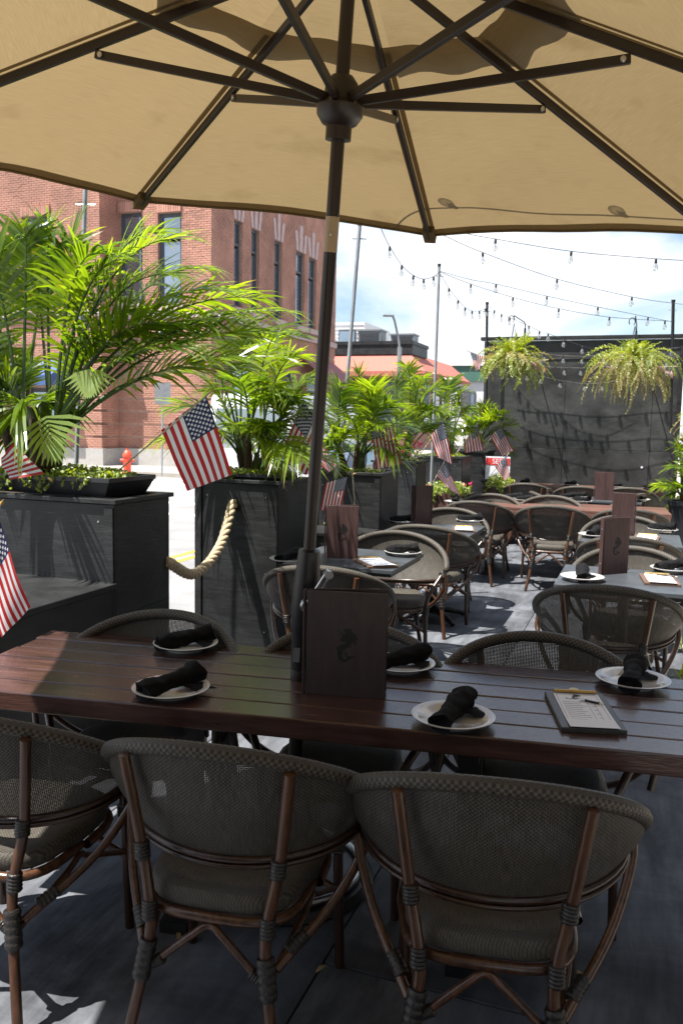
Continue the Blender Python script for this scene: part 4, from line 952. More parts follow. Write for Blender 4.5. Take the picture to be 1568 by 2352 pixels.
# ================================================================== CLIPBOARDS
def text_mesh(s_, size, m, name='lettering'):
    cu = bpy.data.curves.new(name, 'FONT'); cu.body = s_; cu.size = size; cu.align_x = 'CENTER'; cu.align_y = 'CENTER'
    ob = bpy.data.objects.new(name, cu); COL.objects.link(ob); dg = bpy.context.evaluated_depsgraph_get(); me = bpy.data.meshes.new_from_object(ob.evaluated_get(dg))
    bpy.data.objects.remove(ob); me.name = name; me.materials.clear(); me.materials.append(m); return me
def clipboard(bl, br, tl, lab, wood, detailed=False, z=TZ):
    bl, br, tl = [A(p[0], p[1], z) for p in (bl, br, tl)]; x = nrm(br-bl); w = np.linalg.norm(br-bl); y = A(-x[1], x[0], 0); L = abs(float(np.dot(tl-bl, y)))
    t = thing('clipboard', lab, 'clipboard', bl, math.atan2(x[1], x[0]), 'clipboards on the tables')
    bevel(MB().box((w/2, L/2, .0075), (w, L, .015)).build('board', wood, t), .003)
    pp = MB().grid(lambda u, v: (w*.13+u*w*.76, -.004+v*(L*.95), .0165+(.004*(1-v)**6)), 1, 8).build('paper', m_paper, t)
    MB().tube([(w*.15, L*.955, .022), (w*.86, L*.955, .022)], .008, 8, flat=(1, .7)).build('clip', m_brass, t, 60)
    MB().lathe([(0, -.002), (w*.085, -.002), (w*.085, .002), (0, .002)], 20, (w*.5, L*.985, .024)).build('clip_tab', m_brass, t, 40)
    if detailed:
        inst('lettering', text_mesh('Raw Bar', .02, m_emblem), pp, (w*.48, L*.775, .0175))
        ks = .042/530; mb = MB(); pts = [(w*.48+(a-810)*ks*1.2, L*.845-(b-960)*ks, .0176) for a, b in MERM]; mb.add(pts, [tuple(range(len(pts)-1, -1, -1))]).build('emblem', m_emblem, pp)
        for k in range(11):
            yy = L*.68-k*L*.052; x0 = w*.21; wd = w*random.uniform(.26, .38)
            MB().box((x0+wd/2, yy, .0172), (wd, .0016, .0004)).build('print_line', m_grey, pp)
            if k % 2 == 0: MB().box((w*.70, yy, .0172), (.012, .0014, .0004)).build('print_line', m_grey, pp)
        for (xa, ya, xb, yb) in ((.17, .04, .84, .04), (.17, .90, .84, .90), (.17, .04, .17, .90), (.84, .04, .84, .90), (.62, .1, .62, .7), (.73, .1, .73, .7)):
            MB().box((w*(xa+xb)/2, L*(ya+yb)/2, .0171), (max(w*abs(xb-xa), .0011), max(L*abs(yb-ya), .0011), .0003)).build('border', m_grey, pp)
    return t
cb = (pz(1288, 1682, TZ), pz(1440, 1690, TZ), pz(1272, 1598, TZ))
clipboard(*cb, 'dark wooden clipboard with a printed raw bar list on the long dark table', m_clip, True)
def pencil(p, q, z, lab, m=m_emblem):
    p = A(p[0], p[1], z); q = A(q[0], q[1], z); d = q-p; L = np.linalg.norm(d)
    t = thing('pencil', lab, 'pencil', p, math.atan2(d[1], d[0]))
    MB().tube([(.018, 0, 0), (L-.02, 0, 0)], .0037, 6).build('shaft', m, t)
    MB().tube([(L-.02, 0, 0), (L-.006, 0, 0)], [.0037, .0012], 8).build('wood_tip', m_stick, t); MB().tube([(L-.006, 0, 0), (L, 0, 0)], [.0012, .0002], 6).build('lead', m_emblem, t)
    MB().tube([(.006, 0, 0), (.018, 0, 0)], .0039, 8).build('ferrule', m_steel, t); MB().tube([(0, 0, 0), (.006, 0, 0)], .0037, 8).build('eraser', m_paper, t)
pencil(pz(1329, 1607, TZ+.02), pz(1391, 1620, TZ+.02), TZ+.0215, 'short black pencil lying on the raw bar list')
def clip_px(l, r, tl, lab): clipboard(pz(*l, TZ), pz(*r, TZ), pz(*tl, TZ), lab, m_clip2)
def clip_c(c, ang, lab, w=.19, L=.29):
    c = A(c[0], c[1], 0); x = A(math.cos(ang), math.sin(ang), 0); y = A(-x[1], x[0], 0); bl = c-x*w/2-y*L/2; clipboard(bl, bl+x*w, bl+y*L, lab, m_clip2)
c_ = pz(862, 1296, TZ); clip_c(c_, R(18), 'brown clipboard with blank white paper on the first square table')
c_ = pz(1064, 1218, TZ); clip_c(c_, R(-8), 'brown clipboard with white paper on the second square table along the planters', .18, .26)
c_ = pz(1513, 1335, TZ); clip_c(c_, R(-14), 'brown clipboard with white paper beside the menu at the deck edge')
c_ = pz(1483, 1238, TZ); clip_c(c_, R(-24), 'brown clipboard with white paper on the last square table by the deck edge')
pencil(pz(1500, 1321, TZ+.03), pz(1558, 1327, TZ+.03), TZ+.034, 'short black pencil on the clip of the deck-edge clipboard')
# ================================================================== PLANTERS
PZT = 1.2
def panel_box(mbt, x0, x1, y0, y1, z0, z1, t, boards=3, mat_=None, name='board', front_inset=False):
    """planter sides as horizontal boards (local coords), each board an object"""
    mat_ = mat_ or m_blackwood; h = (z1-z0)/boards
    for k in range(boards):
        za, zb = z0+k*h, z0+(k+1)*h-.003; zc = (za+zb)/2; hh = zb-za
        for c, s_ in (((x0+x1)/2, y0+.009), (x1-x0, .018)), ((x0+.009, (y0+y1)/2), (.018, y1-y0-.038)), ((x1-.009, (y0+y1)/2), (.018, y1-y0-.038)):
            bevel(MB().box((c[0], c[1]+random.uniform(-.001, .001), zc), (s_[0]-.002, s_[1], hh)).build(name, mat_, mbt), .002)
    MB().box(((x0+x1)/2, y1-.009, (z0+z1)/2), (x1-x0-.002, .018, z1-z0-.003)).build('back_panel', mat_, mbt)
def planter(lab, corner, w, d, h=PZT, boards=2, cap=.02, z0=0.):
    """corner: near right top corner in the world; x local runs to the left as negative"""
    t = thing('wooden_planter', lab, 'planter', (corner[0], corner[1], z0), -AX, 'tall black wooden planters')
    panel_box(t, -w, 0, 0, d, .0, h-.025, .018, boards)
    for (a, b, c, e) in ((-w-cap, cap, -cap, .045), (-w-cap, cap, d-.045, d+cap)): bevel(MB().box(((a+b)/2, (c+e)/2, h-.012), (b-a, e-c, .024)).build('cap_rail', m_blackwood, t), .003)
    for (a, b) in ((-w-cap, -w+.045), (-.045, cap)): bevel(MB().box(((a+b)/2, d/2, h-.0125), (b-a, d-.092, .024)).build('cap_rail', m_blackwood, t), .003)
    MB().box((-w/2, d/2, h-.06), (w-.04, d-.04, .04)).build('soil', m_soil, t)
    for zz in (.12, h*.45, h-.12):
        for x in (-w+.10, -.10): MB().lathe([(.006, 0), (.005, .002), (0, .0025)], 8, (x, -.0005, zz), frame(A(1, 0, 0), A(0, 0, 1), A(0, -1, 0))).build('screw', m_steel, t)
    for x in (-w+.03, -.03): MB().box((x, -.006, h/2-.02), (.05, .012, h-.05)).build('corner_trim', m_blackwood, t)
    return t
def cz(x, y, z=PZT): return pz(x, y, z)
c1 = cz(263, 1148); LEDGE = .765
P1 = planter('wide black stepped planter with the tallest palm beside the long table', c1, 1.55, .52, boards=2)
# lower step in front of it
panel_box(P1, -1.55, 0, -.85, -.004, 0, LEDGE-.03, .018, 1)
bevel(MB().box((-.775, -.43, LEDGE-.015), (1.57, .87, .03)).build('ledge', m_blackwood, P1), .004)
c2 = cz(640, 1106); P2 = planter('black planter with a thick rope leaving its front', c2, .66, .55, boards=1)
c3 = cz(875, 1087); P3 = planter('black planter with a bushy palm behind the first square table', c3, .62, .52, boards=1)
panel_box(P3, -.62, -.02, -.42, -.004, 0, .70, .018, 1); bevel(MB().box((-.32, -.22, .715), (.64, .44, .028)).build('ledge', m_blackwood, P3), .004)
c4 = cz(957, 1060, 1.21); P4 = planter('black planter with a palm and red flowers behind the second square table', c4, .5, .42, 1.21, 1)
c5 = cz(1062, 1049, 1.2); P5 = planter('black planter fifth along the row between the flags', c5, .62, .55, boards=1)
c6_ = py(1118, 1036, 11.75); P6 = planter('last black planter of the row against the plywood wall', (c6_[0], c6_[1], 0), .62, .6, float(c6_[2]), 1)
ROWC = {}
def ctr(c, w, d, z): p = np.asarray(c, float)-rtd*w/2+axd*d/2; return A(p[0], p[1], z)
# black plastic trays standing in the planters
def tray(c, w, d, z, h, lab):
    t = thing('plant_tray', lab, 'plant pot', (c[0], c[1], z), -AX, 'black plastic plant trays')
    def ring(w_, d_, z_): return [(-w_/2, -d_/2, z_), (w_/2, -d_/2, z_), (w_/2, d_/2, z_), (-w_/2, d_/2, z_)]
    vs = ring(w*.9, d*.86, 0)+ring(w*.985, d*.98, h-.025)+ring(w, d, h-.025)+ring(w, d, h)+ring(w-.03, d-.03, h)+ring(w-.06, d-.06, h-.05)
    fs = [(3, 2, 1, 0)]+[(i*4+k, i*4+(k+1) % 4, (i+1)*4+(k+1) % 4, (i+1)*4+k) for i in range(5) for k in range(4)]
    bevel(MB().add(vs, fs).build('tray', m_pot, t), .006)
    MB().box((0, 0, h-.045), (w-.07, d-.07, .03)).build('soil', m_soil, t); return t
q1 = c1-rtd*.52+axd*.26; tray(q1, .92, .44, PZT+.003, .10, 'wide black plastic tray on the stepped planter')
q2 = ctr(c2, .66, .55, 0); tray(q2, .56, .44, PZT-.03, .07, 'low black plastic tray in the planter with the rope')

# ================================================================== ROPE
rp0 = on_plane(538, 1160, c2, axd)-axd*.004; rp1 = on_plane(383, 1290, c1, rtd)
mid = lerp(rp0, rp1, .62)-A(0, 0, .02)
low = py(447, 1318, lerp(rp0, rp1, .60)[1]); l2 = py(505, 1255, lerp(rp0, rp1, .25)[1])
path = smooth_path([rp0+axd*.05, rp0-axd*.02, l2, low, rp1], 30)
rope = thing('rope', 'thick twisted manila rope hanging between two black planters', 'rope', (low[0], low[1], low[2]))
cum = [0]
for a, b in zip(path, path[1:]): cum.append(cum[-1]+np.linalg.norm(b-a))
for s_ in range(3):
    pts = []
    for i, p in enumerate(path):
        T = nrm(path[min(i+1, len(path)-1)]-path[max(i-1, 0)]); n_ = nrm(np.cross(T, UP)); b_ = np.cross(T, n_); a = cum[i]*2*math.pi/.17+s_*2*math.pi/3
        pts.append(p+.0165*(math.cos(a)*n_+math.sin(a)*b_))
    MB().tube(pts, .0185, 8).build('strand', m_rope, rope, 180, world=True)
MB().lathe([(.036, -.004), (.052, -.004), (.054, .003), (.04, .006), (.036, .006)], 24, rp0, frame(rtd, UP, -axd)).build('grommet', m_blackmetal, P2, 40, world=True)

# ================================================================== PALMS
def frond_mb(base, tip, arch, n=26, Ll=.30, wl=.021, droop=.35, seed=0, petiole=.32):
    rnd = random.Random(seed); base = np.asarray(base, float); tip = np.asarray(tip, float)
    hor = tip-base; hor[2] = 0; ctrl = lerp(base, tip, .38); ctrl[2] = max(base[2], tip[2])+arch; 
    ctrl += .04*A(rnd.uniform(-1, 1), rnd.uniform(-1, 1), 0)
    L = sum(np.linalg.norm(bez(base, ctrl, tip, (i+1)/12)-bez(base, ctrl, tip, i/12)) for i in range(12))
    st = MB(); lf = MB()
    pts = [bez(base, ctrl, tip, i/14) for i in range(15)]
    st.tube(pts, [lerp(.011, .0018, i/14) for i in range(15)], 5)
    tw = rnd.uniform(-.5, .5)
    for i in range(n):
        t = petiole+(1-petiole)*(i+.5)/n; p = bez(base, ctrl, tip, t); T = nrm(bez(base, ctrl, tip, min(1, t+.02))-bez(base, ctrl, tip, t-.02))
        Sd = np.cross(T, UP)
        Sd = nrm(Sd) if np.linalg.norm(Sd) > .05 else A(1, 0, 0)
        N = np.cross(Sd, T); c, s_ = math.cos(tw), math.sin(tw); Sd, N = Sd*c+N*s_, N*c-Sd*s_
        f = (i+.5)/n; ll = Ll*(math.sin(math.pi*(.17+.72*f))**.7)*rnd.uniform(.82, 1.12); al = lerp(R(62), R(22), f)
        for sg in (-1, 1):
            a2 = al+rnd.uniform(-.12, .12); d = nrm(T*math.cos(a2)+Sd*sg*math.sin(a2)+N*rnd.uniform(.12, .38))
            wv = nrm(np.cross(d, N*1.0+Sd*sg*rnd.uniform(-.5, .5)))
            dr = droop*rnd.uniform(.5, 1.5); ww = wl*rnd.uniform(.8, 1.2)*(.6+.4*math.sin(math.pi*min(1, f*1.1)))
            vs = []
            for s2, wd in ((0, .45), (.22, 1), (.5, .95), (.78, .62), (1, .04)):
                c_ = p+d*ll*s2-A(0, 0, dr*ll*s2*s2); vs += [c_-wv*ww*wd/2, c_+wv*ww*wd/2]
            rv = rnd.random(); lf.add(vs, [(2*k, 2*k+1, 2*k+3, 2*k+2) for k in range(4)], [(s2, rv) for s2 in (0, .22, .5, .78, 1) for _ in (0, 1)])
    return st, lf
def palm(lab, base, tips, stems=7, spread=.12, Ll=.30, wl=.021, n=26, seed=0, arch=.16, extra=8, ext_r=.6, ext_h=(.5, 1.0), young=(), fibre_h=.3, dy=.3, group='potted areca palms in the planters'):
    rnd = random.Random(seed); base = np.asarray(base, float)
    t = thing('areca_palm', lab, 'palm', base, 0, group)
    # fibrous clump and stems
    tops = []
    for k in range(stems):
        a = 2*math.pi*k/stems+rnd.uniform(-.3, .3); r = spread*rnd.uniform(.3, 1); b0 = base+A(r*math.cos(a), r*math.sin(a), 0); h = fibre_h*rnd.uniform(.7, 1.4)
        tp = b0+A(r*.8*math.cos(a), r*.8*math.sin(a), h); tops.append(tp)
        MB().tube([b0, lerp(b0, tp, .5)+A(rnd.uniform(-.01, .01), 0, 0), tp], [.036, .03, .018], 7).build('stem', m_fibre if k % 3 else m_stalk, t, 60, world=True)
        # dry sheath
        e = A(math.cos(a+.6), math.sin(a+.6), 0); MB().add([b0+e*.035, b0+e*.035+A(0, 0, h*.9)+e*.02, b0+e*.06+A(0, 0, h*.5), ], [(0, 1, 2)]).build('dry_sheath', m_deadleaf if k % 2 else m_fibre, t, world=True)
    allt = [(base+(A(*x)-base)*(.94 if seed == 3 else .9 if seed == 5 else .84), None) for x in tips]
    for k in range(extra):
        a = rnd.uniform(0, 2*math.pi); r = ext_r*rnd.uniform(.25, 1); allt.append((base+A(r*math.cos(a), r*math.sin(a), rnd.uniform(*ext_h)), None))
    for k, (tp, _) in enumerate(allt):
        b = min(tops, key=lambda q: np.linalg.norm((q-tp)[:2])+rnd.uniform(0, .15)); b = b-A(0, 0, .06)
        d = tp-b; up_ = d[2]/max(.01, np.linalg.norm(d))
        st, lf = frond_mb(b, tp, arch*rnd.uniform(.5, 1.3)*(1.6 if up_ < .3 else .6), n, Ll*rnd.uniform(.85, 1.1), wl, rnd.uniform(.15, .55), seed*100+k)
        f = lf.build('frond', m_palm, t, None, world=True)
        # the stalk is a sub-part of the frond
        so_ = st.build('stalk', m_stalk, f, 60); 
        iv = np.array(t.matrix_basis.inverted())
        v = np.empty(len(so_.data.vertices)*3, dtype=np.float32); so_.data.vertices.foreach_get('co', v); v = v.reshape(-1, 3)+iv[:3, 3]; so_.data.vertices.foreach_set('co', v.ravel()); so_.data.update()
    for (tp, cc) in young:                                           # young broad pleated leaves
        tp = A(*tp); b = A(*cc); d = nrm(tp-b); L = np.linalg.norm(tp-b); s_ = nrm(np.cross(d, A(0, -1, .3))); mb = MB()
        for i in range(9):
            for sg in (-1, 1):
                o_ = b+d*L*(.08+.09*i); a2 = lerp(1.25, .12, i/8); dd = nrm(d*math.cos(a2)+s_*sg*math.sin(a2)+A(0, -.08, 0)); ll = L*lerp(1.0, .35, i/8); wv = nrm(np.cross(dd, A(0, -1, .3)))*.0115
                mb.add([o_-wv*.5, o_+wv*.5, o_+dd*ll*.5-wv, o_+dd*ll*.5+wv, o_+dd*ll-A(0, 0, .10*ll)-wv*.1, o_+dd*ll-A(0, 0, .10*ll)+wv*.1], [(0, 1, 3, 2), (2, 3, 5, 4)])
        mb.build('young_leaf', m_palm_y, t, None, world=True)
    return t
def T_(lst, Y, dy, seed):
    r = random.Random(seed); return [py(x, y, Y+r.uniform(-dy, dy)) for x, y in lst]
b1 = A(q1[0]-.16*rtd[0], q1[1], PZT+.06); Y1 = b1[1]
tips1 = [(-60, 560), (0, 540), (55, 505), (120, 492), (180, 520), (235, 545), (300, 560), (385, 500), (450, 512), (425, 600), (520, 590), (560, 640), (600, 715), (705, 690), (722, 745), (690, 800), (600, 830), (-50, 650), (-40, 720), (-20, 790), (10, 880), (40, 930), (20, 1000), (330, 700), (420, 720), (480, 780), (90, 620), (200, 640), (280, 660), (540, 760), (640, 660), (150, 560), (-90, 840)]
palm('tallest areca palm, in the tray on the stepped black planter', b1, T_(tips1, Y1, .38, 3), 9, .14, .34, .0215, 27, 3, .12, 6, .5, (.35, .75),
     young=[(py(205, 905, Y1-.35), py(208, 845, Y1-.3)), (py(130, 1050, Y1-.35), py(105, 950, Y1-.25))], fibre_h=.34)
b2 = A(q2[0]-.02, q2[1], PZT+.03); Y2 = b2[1]
tips2 = [(400, 830), (380, 920), (440, 800), (500, 760), (560, 740), (610, 745), (650, 730), (700, 790), (735, 860), (745, 930), (790, 1060), (700, 1050), (655, 1090), (420, 1000), (330, 1010), (470, 880), (540, 850), (620, 860), (680, 900), (590, 790)]
palm('areca palm in the black planter with the rope', b2, T_(tips2, Y2-.15, .4, 5), 7, .11, .30, .021, 26, 5, .11, 9, .5, (.25, .55), fibre_h=.22)
q3 = ctr(c3, .62, .52, PZT-.03); Y3 = q3[1]
tips3 = [(710, 930), (730, 1000), (745, 880), (780, 860), (820, 815), (845, 850), (870, 850), (900, 880), (930, 900), (960, 960), (965, 1030), (930, 1050), (760, 1060), (840, 900), (890, 960), (800, 940)]
palm('bushy areca palm behind the first square table', q3, T_(tips3, Y3-.1, .35, 7), 7, .1, .26, .0185, 24, 7, .1, 9, .45, (.2, .45), fibre_h=.2)
q4 = ctr(c4, .5, .42, PZT-.03); Y4 = q4[1]
tips4 = [(880, 900), (905, 840), (935, 800), (960, 850), (985, 830), (1010, 870), (1040, 860), (1060, 920), (1075, 960), (1070, 1000), (920, 930), (990, 920), (1030, 960)]
palm('areca palm in the planter with red flowers', q4, T_(tips4, Y4, .4, 9), 6, .1, .28, .022, 23, 9, .12, 4, .4, (.25, .6), fibre_h=.25)
q5 = ctr(c5, .62, .55, PZT-.03); Y5 = q5[1]
tips5 = [(1005, 880), (1030, 850), (1050, 835), (1075, 870), (1095, 920), (1100, 970), (1020, 940), (1060, 900), (1110, 1000)]
palm('areca palm in the fifth planter behind the flags', q5, T_(tips5, Y5, .4, 11), 6, .1, .28, .027, 18, 11, .12, 4, .4, (.25, .6), fibre_h=.3)
q6 = ctr((c6_[0], c6_[1], 0), .62, .6, float(c6_[2])-.03); Y6 = q6[1]
tips6 = [(1085, 960), (1100, 930), (1120, 920), (1140, 915), (1165, 935), (1185, 950), (1205, 965), (1195, 1000), (1190, 1040), (1150, 950)]
palm('short palm in the last planter against the plywood wall', q6, T_(tips6, Y6-.2, .3, 13), 5, .1, .27, .028, 18, 13, .12, 5, .4, (.2, .5), fibre_h=.15)

# ================================================================== SMALL PLANTS
def scatter_plant(name, lab, cat, c, rx, ry, rz_, n, size, m, seed=0, trail=0, group=None, flowers=0, fm=None, flat=True):
    rnd = random.Random(seed); c = np.asarray(c, float); mb = MB(); fl_ = MB()
    t = thing(name, lab, cat, c, -AX, group)
    def disc(mb_, p, s_, sides=6):
        nn = nrm(A(rnd.gauss(0, .6), rnd.gauss(-.25, .6), rnd.uniform(.3, 1))); e = nrm(np.cross(nn, A(rnd.random(), rnd.random(), .3))); f = np.cross(nn, e)
        mb_.add([p+s_*(math.cos(2*math.pi*k/sides)*e+math.sin(2*math.pi*k/sides)*f*.8)+nn*s_*.15*(k % 2) for k in range(sides)], [tuple(range(sides))])
    for i in range(n):
        a = rnd.uniform(0, 2*math.pi); r = math.sqrt(rnd.random()); z = rnd.random()**1.3
        disc(mb, A(rx*r*math.cos(a), ry*r*math.sin(a), rz_*z*(1-.5*r*r)), size*rnd.uniform(.6, 1.3))
    for k in range(trail):
        x = rnd.uniform(-rx, rx)*.95; L = rnd.uniform(.04, .14); 
        for i in range(int(L/.008)): disc(mb, A(x+.02*math.sin(i*.5+k)+rnd.uniform(-.008, .008), -ry-.012-rnd.uniform(0, .02), .02-i*.008), size*rnd.uniform(.6, 1.1))
    mb.build('leaves', m, t, None, kind='stuff')
    for i in range(flowers):
        a = rnd.uniform(0, 2*math.pi); r = math.sqrt(rnd.random()); p = A(rx*r*math.cos(a), ry*r*math.sin(a), rz_*(.5+.6*rnd.random())); q_ = MB()
        for k in range(5): disc(q_, p+A(rnd.gauss(0, .014), rnd.gauss(0, .014), rnd.gauss(0, .012)), .018, 5)
        q_.build('flower', fm, t)
    return t
jz = PZT+.085
scatter_plant('creeping_plant', 'yellow-green creeping plant spilling over the wide tray', 'plant', (q1[0], q1[1], jz), .45, .21, .07, 1500, .013, m_jenny, 1, 14)
scatter_plant('creeping_plant', 'green creeping plant in the low tray of the planter with the rope', 'plant', (q2[0], q2[1], PZT+.03), .27, .21, .05, 600, .012, m_jenny, 2, 3)
scatter_plant('creeping_plant', 'creeping green under the bushy palm behind the first square table', 'plant', q3, .28, .22, .06, 300, .013, m_jenny, 3)
scatter_plant('creeping_plant', 'low green in the fifth planter behind the flags', 'plant', q5, .28, .24, .08, 250, .018, m_jenny, 4)
scatter_plant('flowering_plant', 'red flowers in the planter behind the second square table', 'flowers', q4+A(0, -.05, 0), .26, .2, .2, 260, .016, m_fern, 5, 0, None, 26, m_flower)
fb1 = c3-axd*.62-rtd*.45
def lowbox(lab, c, w, d, h, m):
    t = thing('flower_box', lab, 'flower box', (c[0], c[1], 0), -AX, 'low flower boxes between the planters')
    for k in range(2):
        for cc, s_ in (((0, -d/2+.009), (w, .018)), ((0, d/2-.009), (w, .018)), ((-w/2+.009, 0), (.018, d-.038)), ((w/2-.009, 0), (.018, d-.038))):
            bevel(MB().box((cc[0], cc[1], h*(k+.5)/2), (s_[0], s_[1], h/2-.004)).build('board', m, t), .002)
    MB().box((0, 0, h-.05), (w-.04, d-.04, .03)).build('soil', m_soil, t)
p = pz(768, 1205, .72); lowbox('low black flower box between the rope planter and the next', p, .5, .3, .74, m_blackwood)
scatter_plant('flowering_plant', 'pink flowers and yellow leaves in the low black flower box', 'flowers', (p[0], p[1], .73), .24, .14, .2, 420, .016, m_jenny, 6, 6, None, 16, m_flower)
p = pz(1012, 1150, .72)+axd*.3; lowbox('low brown flower box before the fifth planter', p, .62, .3, .8, m_brownbox)
scatter_plant('flowering_plant', 'yellow-green trailing plant in the low brown flower box', 'plant', (p[0], p[1], .79), .3, .15, .16, 700, .018, m_jenny, 7, 12, None, 5, m_flower)
p = py(1148, 1090, 11.4); lowbox('low brown flower box by the last planter', (p[0], p[1], 0), .4, .3, .78, m_brownbox)
scatter_plant('flowering_plant', 'yellow-green plant in the flower box by the last planter', 'plant', (p[0], p[1], .77), .19, .14, .2, 300, .02, m_jenny, 8, 5)
sgp = py(1143, 1056, 11.6); sg = thing('yard_sign', 'small red and white sign behind the low flags', 'sign', (sgp[0], sgp[1], .78), -AX)
MB().box((0, 0, .24), (.34, .012, .32)).build('board', m_paper, sg); MB().box((0, -.008, .33), (.33, .004, .10)).build('red_band', m_redsign, sg); MB().tube([(0, .02, -.05), (0, .02, .3)], .012, 6).build('stake', m_stick, sg)
inst('lettering', text_mesh('SER', .10, m_paper), sg, (0, -.0115, .33), (R(90), 0, 0))

# ================================================================== HANGING FERNS
def fern_frond(seed, L, m, up=.25, droop=1.0):
    rnd = random.Random(seed); mb = MB(); n = 40; p = A(0, 0, 0); d = nrm(A(1, 0, up)); step = L/n; pts = [p]; sway = rnd.uniform(-.03, .03)
    for i in range(n):
        d = nrm(d+A(0, sway+rnd.uniform(-.07, .07), -droop*1.9/n*(.4+1.2*i/n))); p = p+d*step; pts.append(p)
        if i > 1:
            f = i/n; ll = .034*math.sin(math.pi*(.14+.78*f))*rnd.uniform(.7, 1.2); s_ = nrm(np.cross(d, A(.01, .02, 1))+A(1e-4, 0, 0)); nn = np.cross(s_, d)
            for sg in (-1, 1):
                e = nrm(s_*sg+d*.3+nn*rnd.uniform(-.8, .8)); w = nrm(d+nn*rnd.uniform(-.6, .6))*.0075
                mb.add([p-w*.6, p+w*.6, p+e*ll+w*.5, p+e*ll*.9-w*.6], [(0, 1, 2, 3)])
    mb.tube(pts[::4], .002, 3); return mb.mesh('frond', m)
ff_g = [fern_frond(i, .40, m_fern, rnd_up, .35) for i, rnd_up in enumerate((1.6, 2.4, 1.1))]
ff_d = [fern_frond(10+i, .60, m_fern if i % 3 else m_fern_b, u_, dr_) for i, (u_, dr_) in enumerate(((.9, 1.1), (.6, 1.3), (1.3, 1.3), (.3, 1.0), (.8, 1.7), (.2, 1.5)))]
ff_b = [fern_frond(30+i, .80, m_fern_b if i % 2 else m_fern, u_, dr_) for i, (u_, dr_) in enumerate(((.9, 1.3), (.5, 1.6), (1.2, 1.7), (.25, 1.3), (.7, 2.0), (.1, 1.6)))]
def hanging_fern(lab, p, nup, ndn, meshes, sc, potr=.1, hook=True, cablelen=.5, seed=0, rmax=1.):
    rnd = random.Random(seed); t = thing('hanging_fern', lab, 'fern', p, 0, 'hanging fern baskets')
    MB().lathe([(0, -.22), (potr*.72, -.22), (potr, -.01), (potr*1.08, 0), (potr*1.02, .006), (potr*.9, -.01), (0, -.02)], 18).build('basket', m_pot, t, 40)
    for k in range(3):
        a = 2*math.pi*k/3; MB().tube([(potr*math.cos(a), potr*math.sin(a), 0), (0, 0, cablelen)], .0035, 4).build('hanger_wire', m_blackmetal, t)
    MB().tube([A(.04*math.cos(b)-.04, 0, cablelen+.05+.05*math.sin(b)) for b in np.linspace(-.9, 3.9, 12)], .006, 6).build('hook', m_blackmetal, t)
    for k in range(nup): 
        s_ = sc*rnd.uniform(.6, 1.05); inst('frond', ff_g[k % 3], t, (rnd.uniform(-.04, .04), rnd.uniform(-.04, .04), .0), (0, -rnd.uniform(.1, .6), rnd.uniform(0, 6.28)), (s_, s_, s_))
    for k in range(ndn):
        s_ = sc*rnd.uniform(.35, 1.12); inst('frond', rnd.choice(meshes), t, (rnd.uniform(-.06, .06), rnd.uniform(-.06, .06), rnd.uniform(-.03, .01)), (rnd.uniform(-.3, .3), rnd.uniform(-.35, .25), rnd.uniform(0, 6.28)), (s_*rnd.uniform(.7, 1.1), s_, s_*rnd.uniform(.7, 1.15)))
    return t
fp1 = py(1176, 830, 11.6); fp2 = py(1452, 838, 10.9)
hanging_fern('green hanging fern in a black pot before the plywood wall', fp1, 55, 210, ff_d, 1.15, .105, seed=1, cablelen=.52)
hanging_fern('larger browning hanging fern before the plywood wall', fp2, 50, 250, ff_b, 1.05, .11, seed=2, cablelen=.5)
def bracket(p, lab):
    t = thing('fern_bracket', lab, 'bracket', (p[0], p[1], 0), -AX, 'brackets holding the ferns')
    dist = float(np.dot(wl0-np.asarray(p), axd)); z = p[2]+.62
    MB().tube([(0, dist-.0, z-.3), (0, dist-.02, z-.0), (0, dist-.1, z+.03), (0, .0, z), (0, -.03, z-.03), (0, -.02, z-.055), (0, .01, z-.05)], .009, 6).build('arm', m_blackmetal, t, 60)
    MB().box((0, dist-.012, z-.2), (.03, .02, .3)).build('plate', m_blackmetal, t)
bracket(fp1, 'black bracket arm carrying the greener hanging fern'); bracket(fp2, 'black bracket arm carrying the browning hanging fern')
# plants and pots to the right of the wall
fp3 = py(1632, 985, 9.6); hanging_fern('shaded fern hanging past the end of the plywood wall', fp3, 16, 46, ff_d, 1.1, .11, seed=3, cablelen=.4)
hk = thing('shepherd_hook', 'tall black hook post beside the deck edge', 'post', (fp3[0]+.28, fp3[1]+.05, 0)); hz_ = fp3[2]+.46
MB().tube(smooth_path([(0, 0, 0), (0, 0, hz_-.1), (-.05, 0, hz_+.05), (-.2, -.04, hz_+.08), (-.28, -.05, hz_)], 5), .011, 8).build('post', m_blackmetal, hk, 60)
MB().tube([(0, 0, 0), (0, .1, .0)], .011, 8).build('foot', m_blackmetal, hk)
pp = py(1572, 1205, 9.9); tp_ = thing('tall_pot', 'tall black pot with leafy plants at the deck edge', 'plant pot', (pp[0], pp[1], -.02))
MB().lathe([(0, 0), (.14, 0), (.2, .72), (.22, .73), (.22, .78), (.19, .78), (.18, .72), (0, .71)], 24).build('pot', m_pot, tp_, 40)
palm('spiky green palm in the tall black pot at the deck edge', (pp[0], pp[1], .7), [py(x, y, pp[1]+d_) for x, y, d_ in ((1530, 1060, 0), (1545, 1000, .1), (1560, 1010, -.1), (1525, 1110, -.1), (1540, 1130, .1), (1580, 990, 0))], 4, .06, .24, .022, 16, 17, .1, 5, .35, (.2, .5), fibre_h=.12, group='potted palms')
sp2 = py(1552, 1175, 11.2); scatter_plant('green_shrub', 'leafy green shrub on the pavement past the wall end', 'shrub', (sp2[0]+.1, sp2[1], -.02), .28, .3, .85, 900, .035, m_fern, 21)
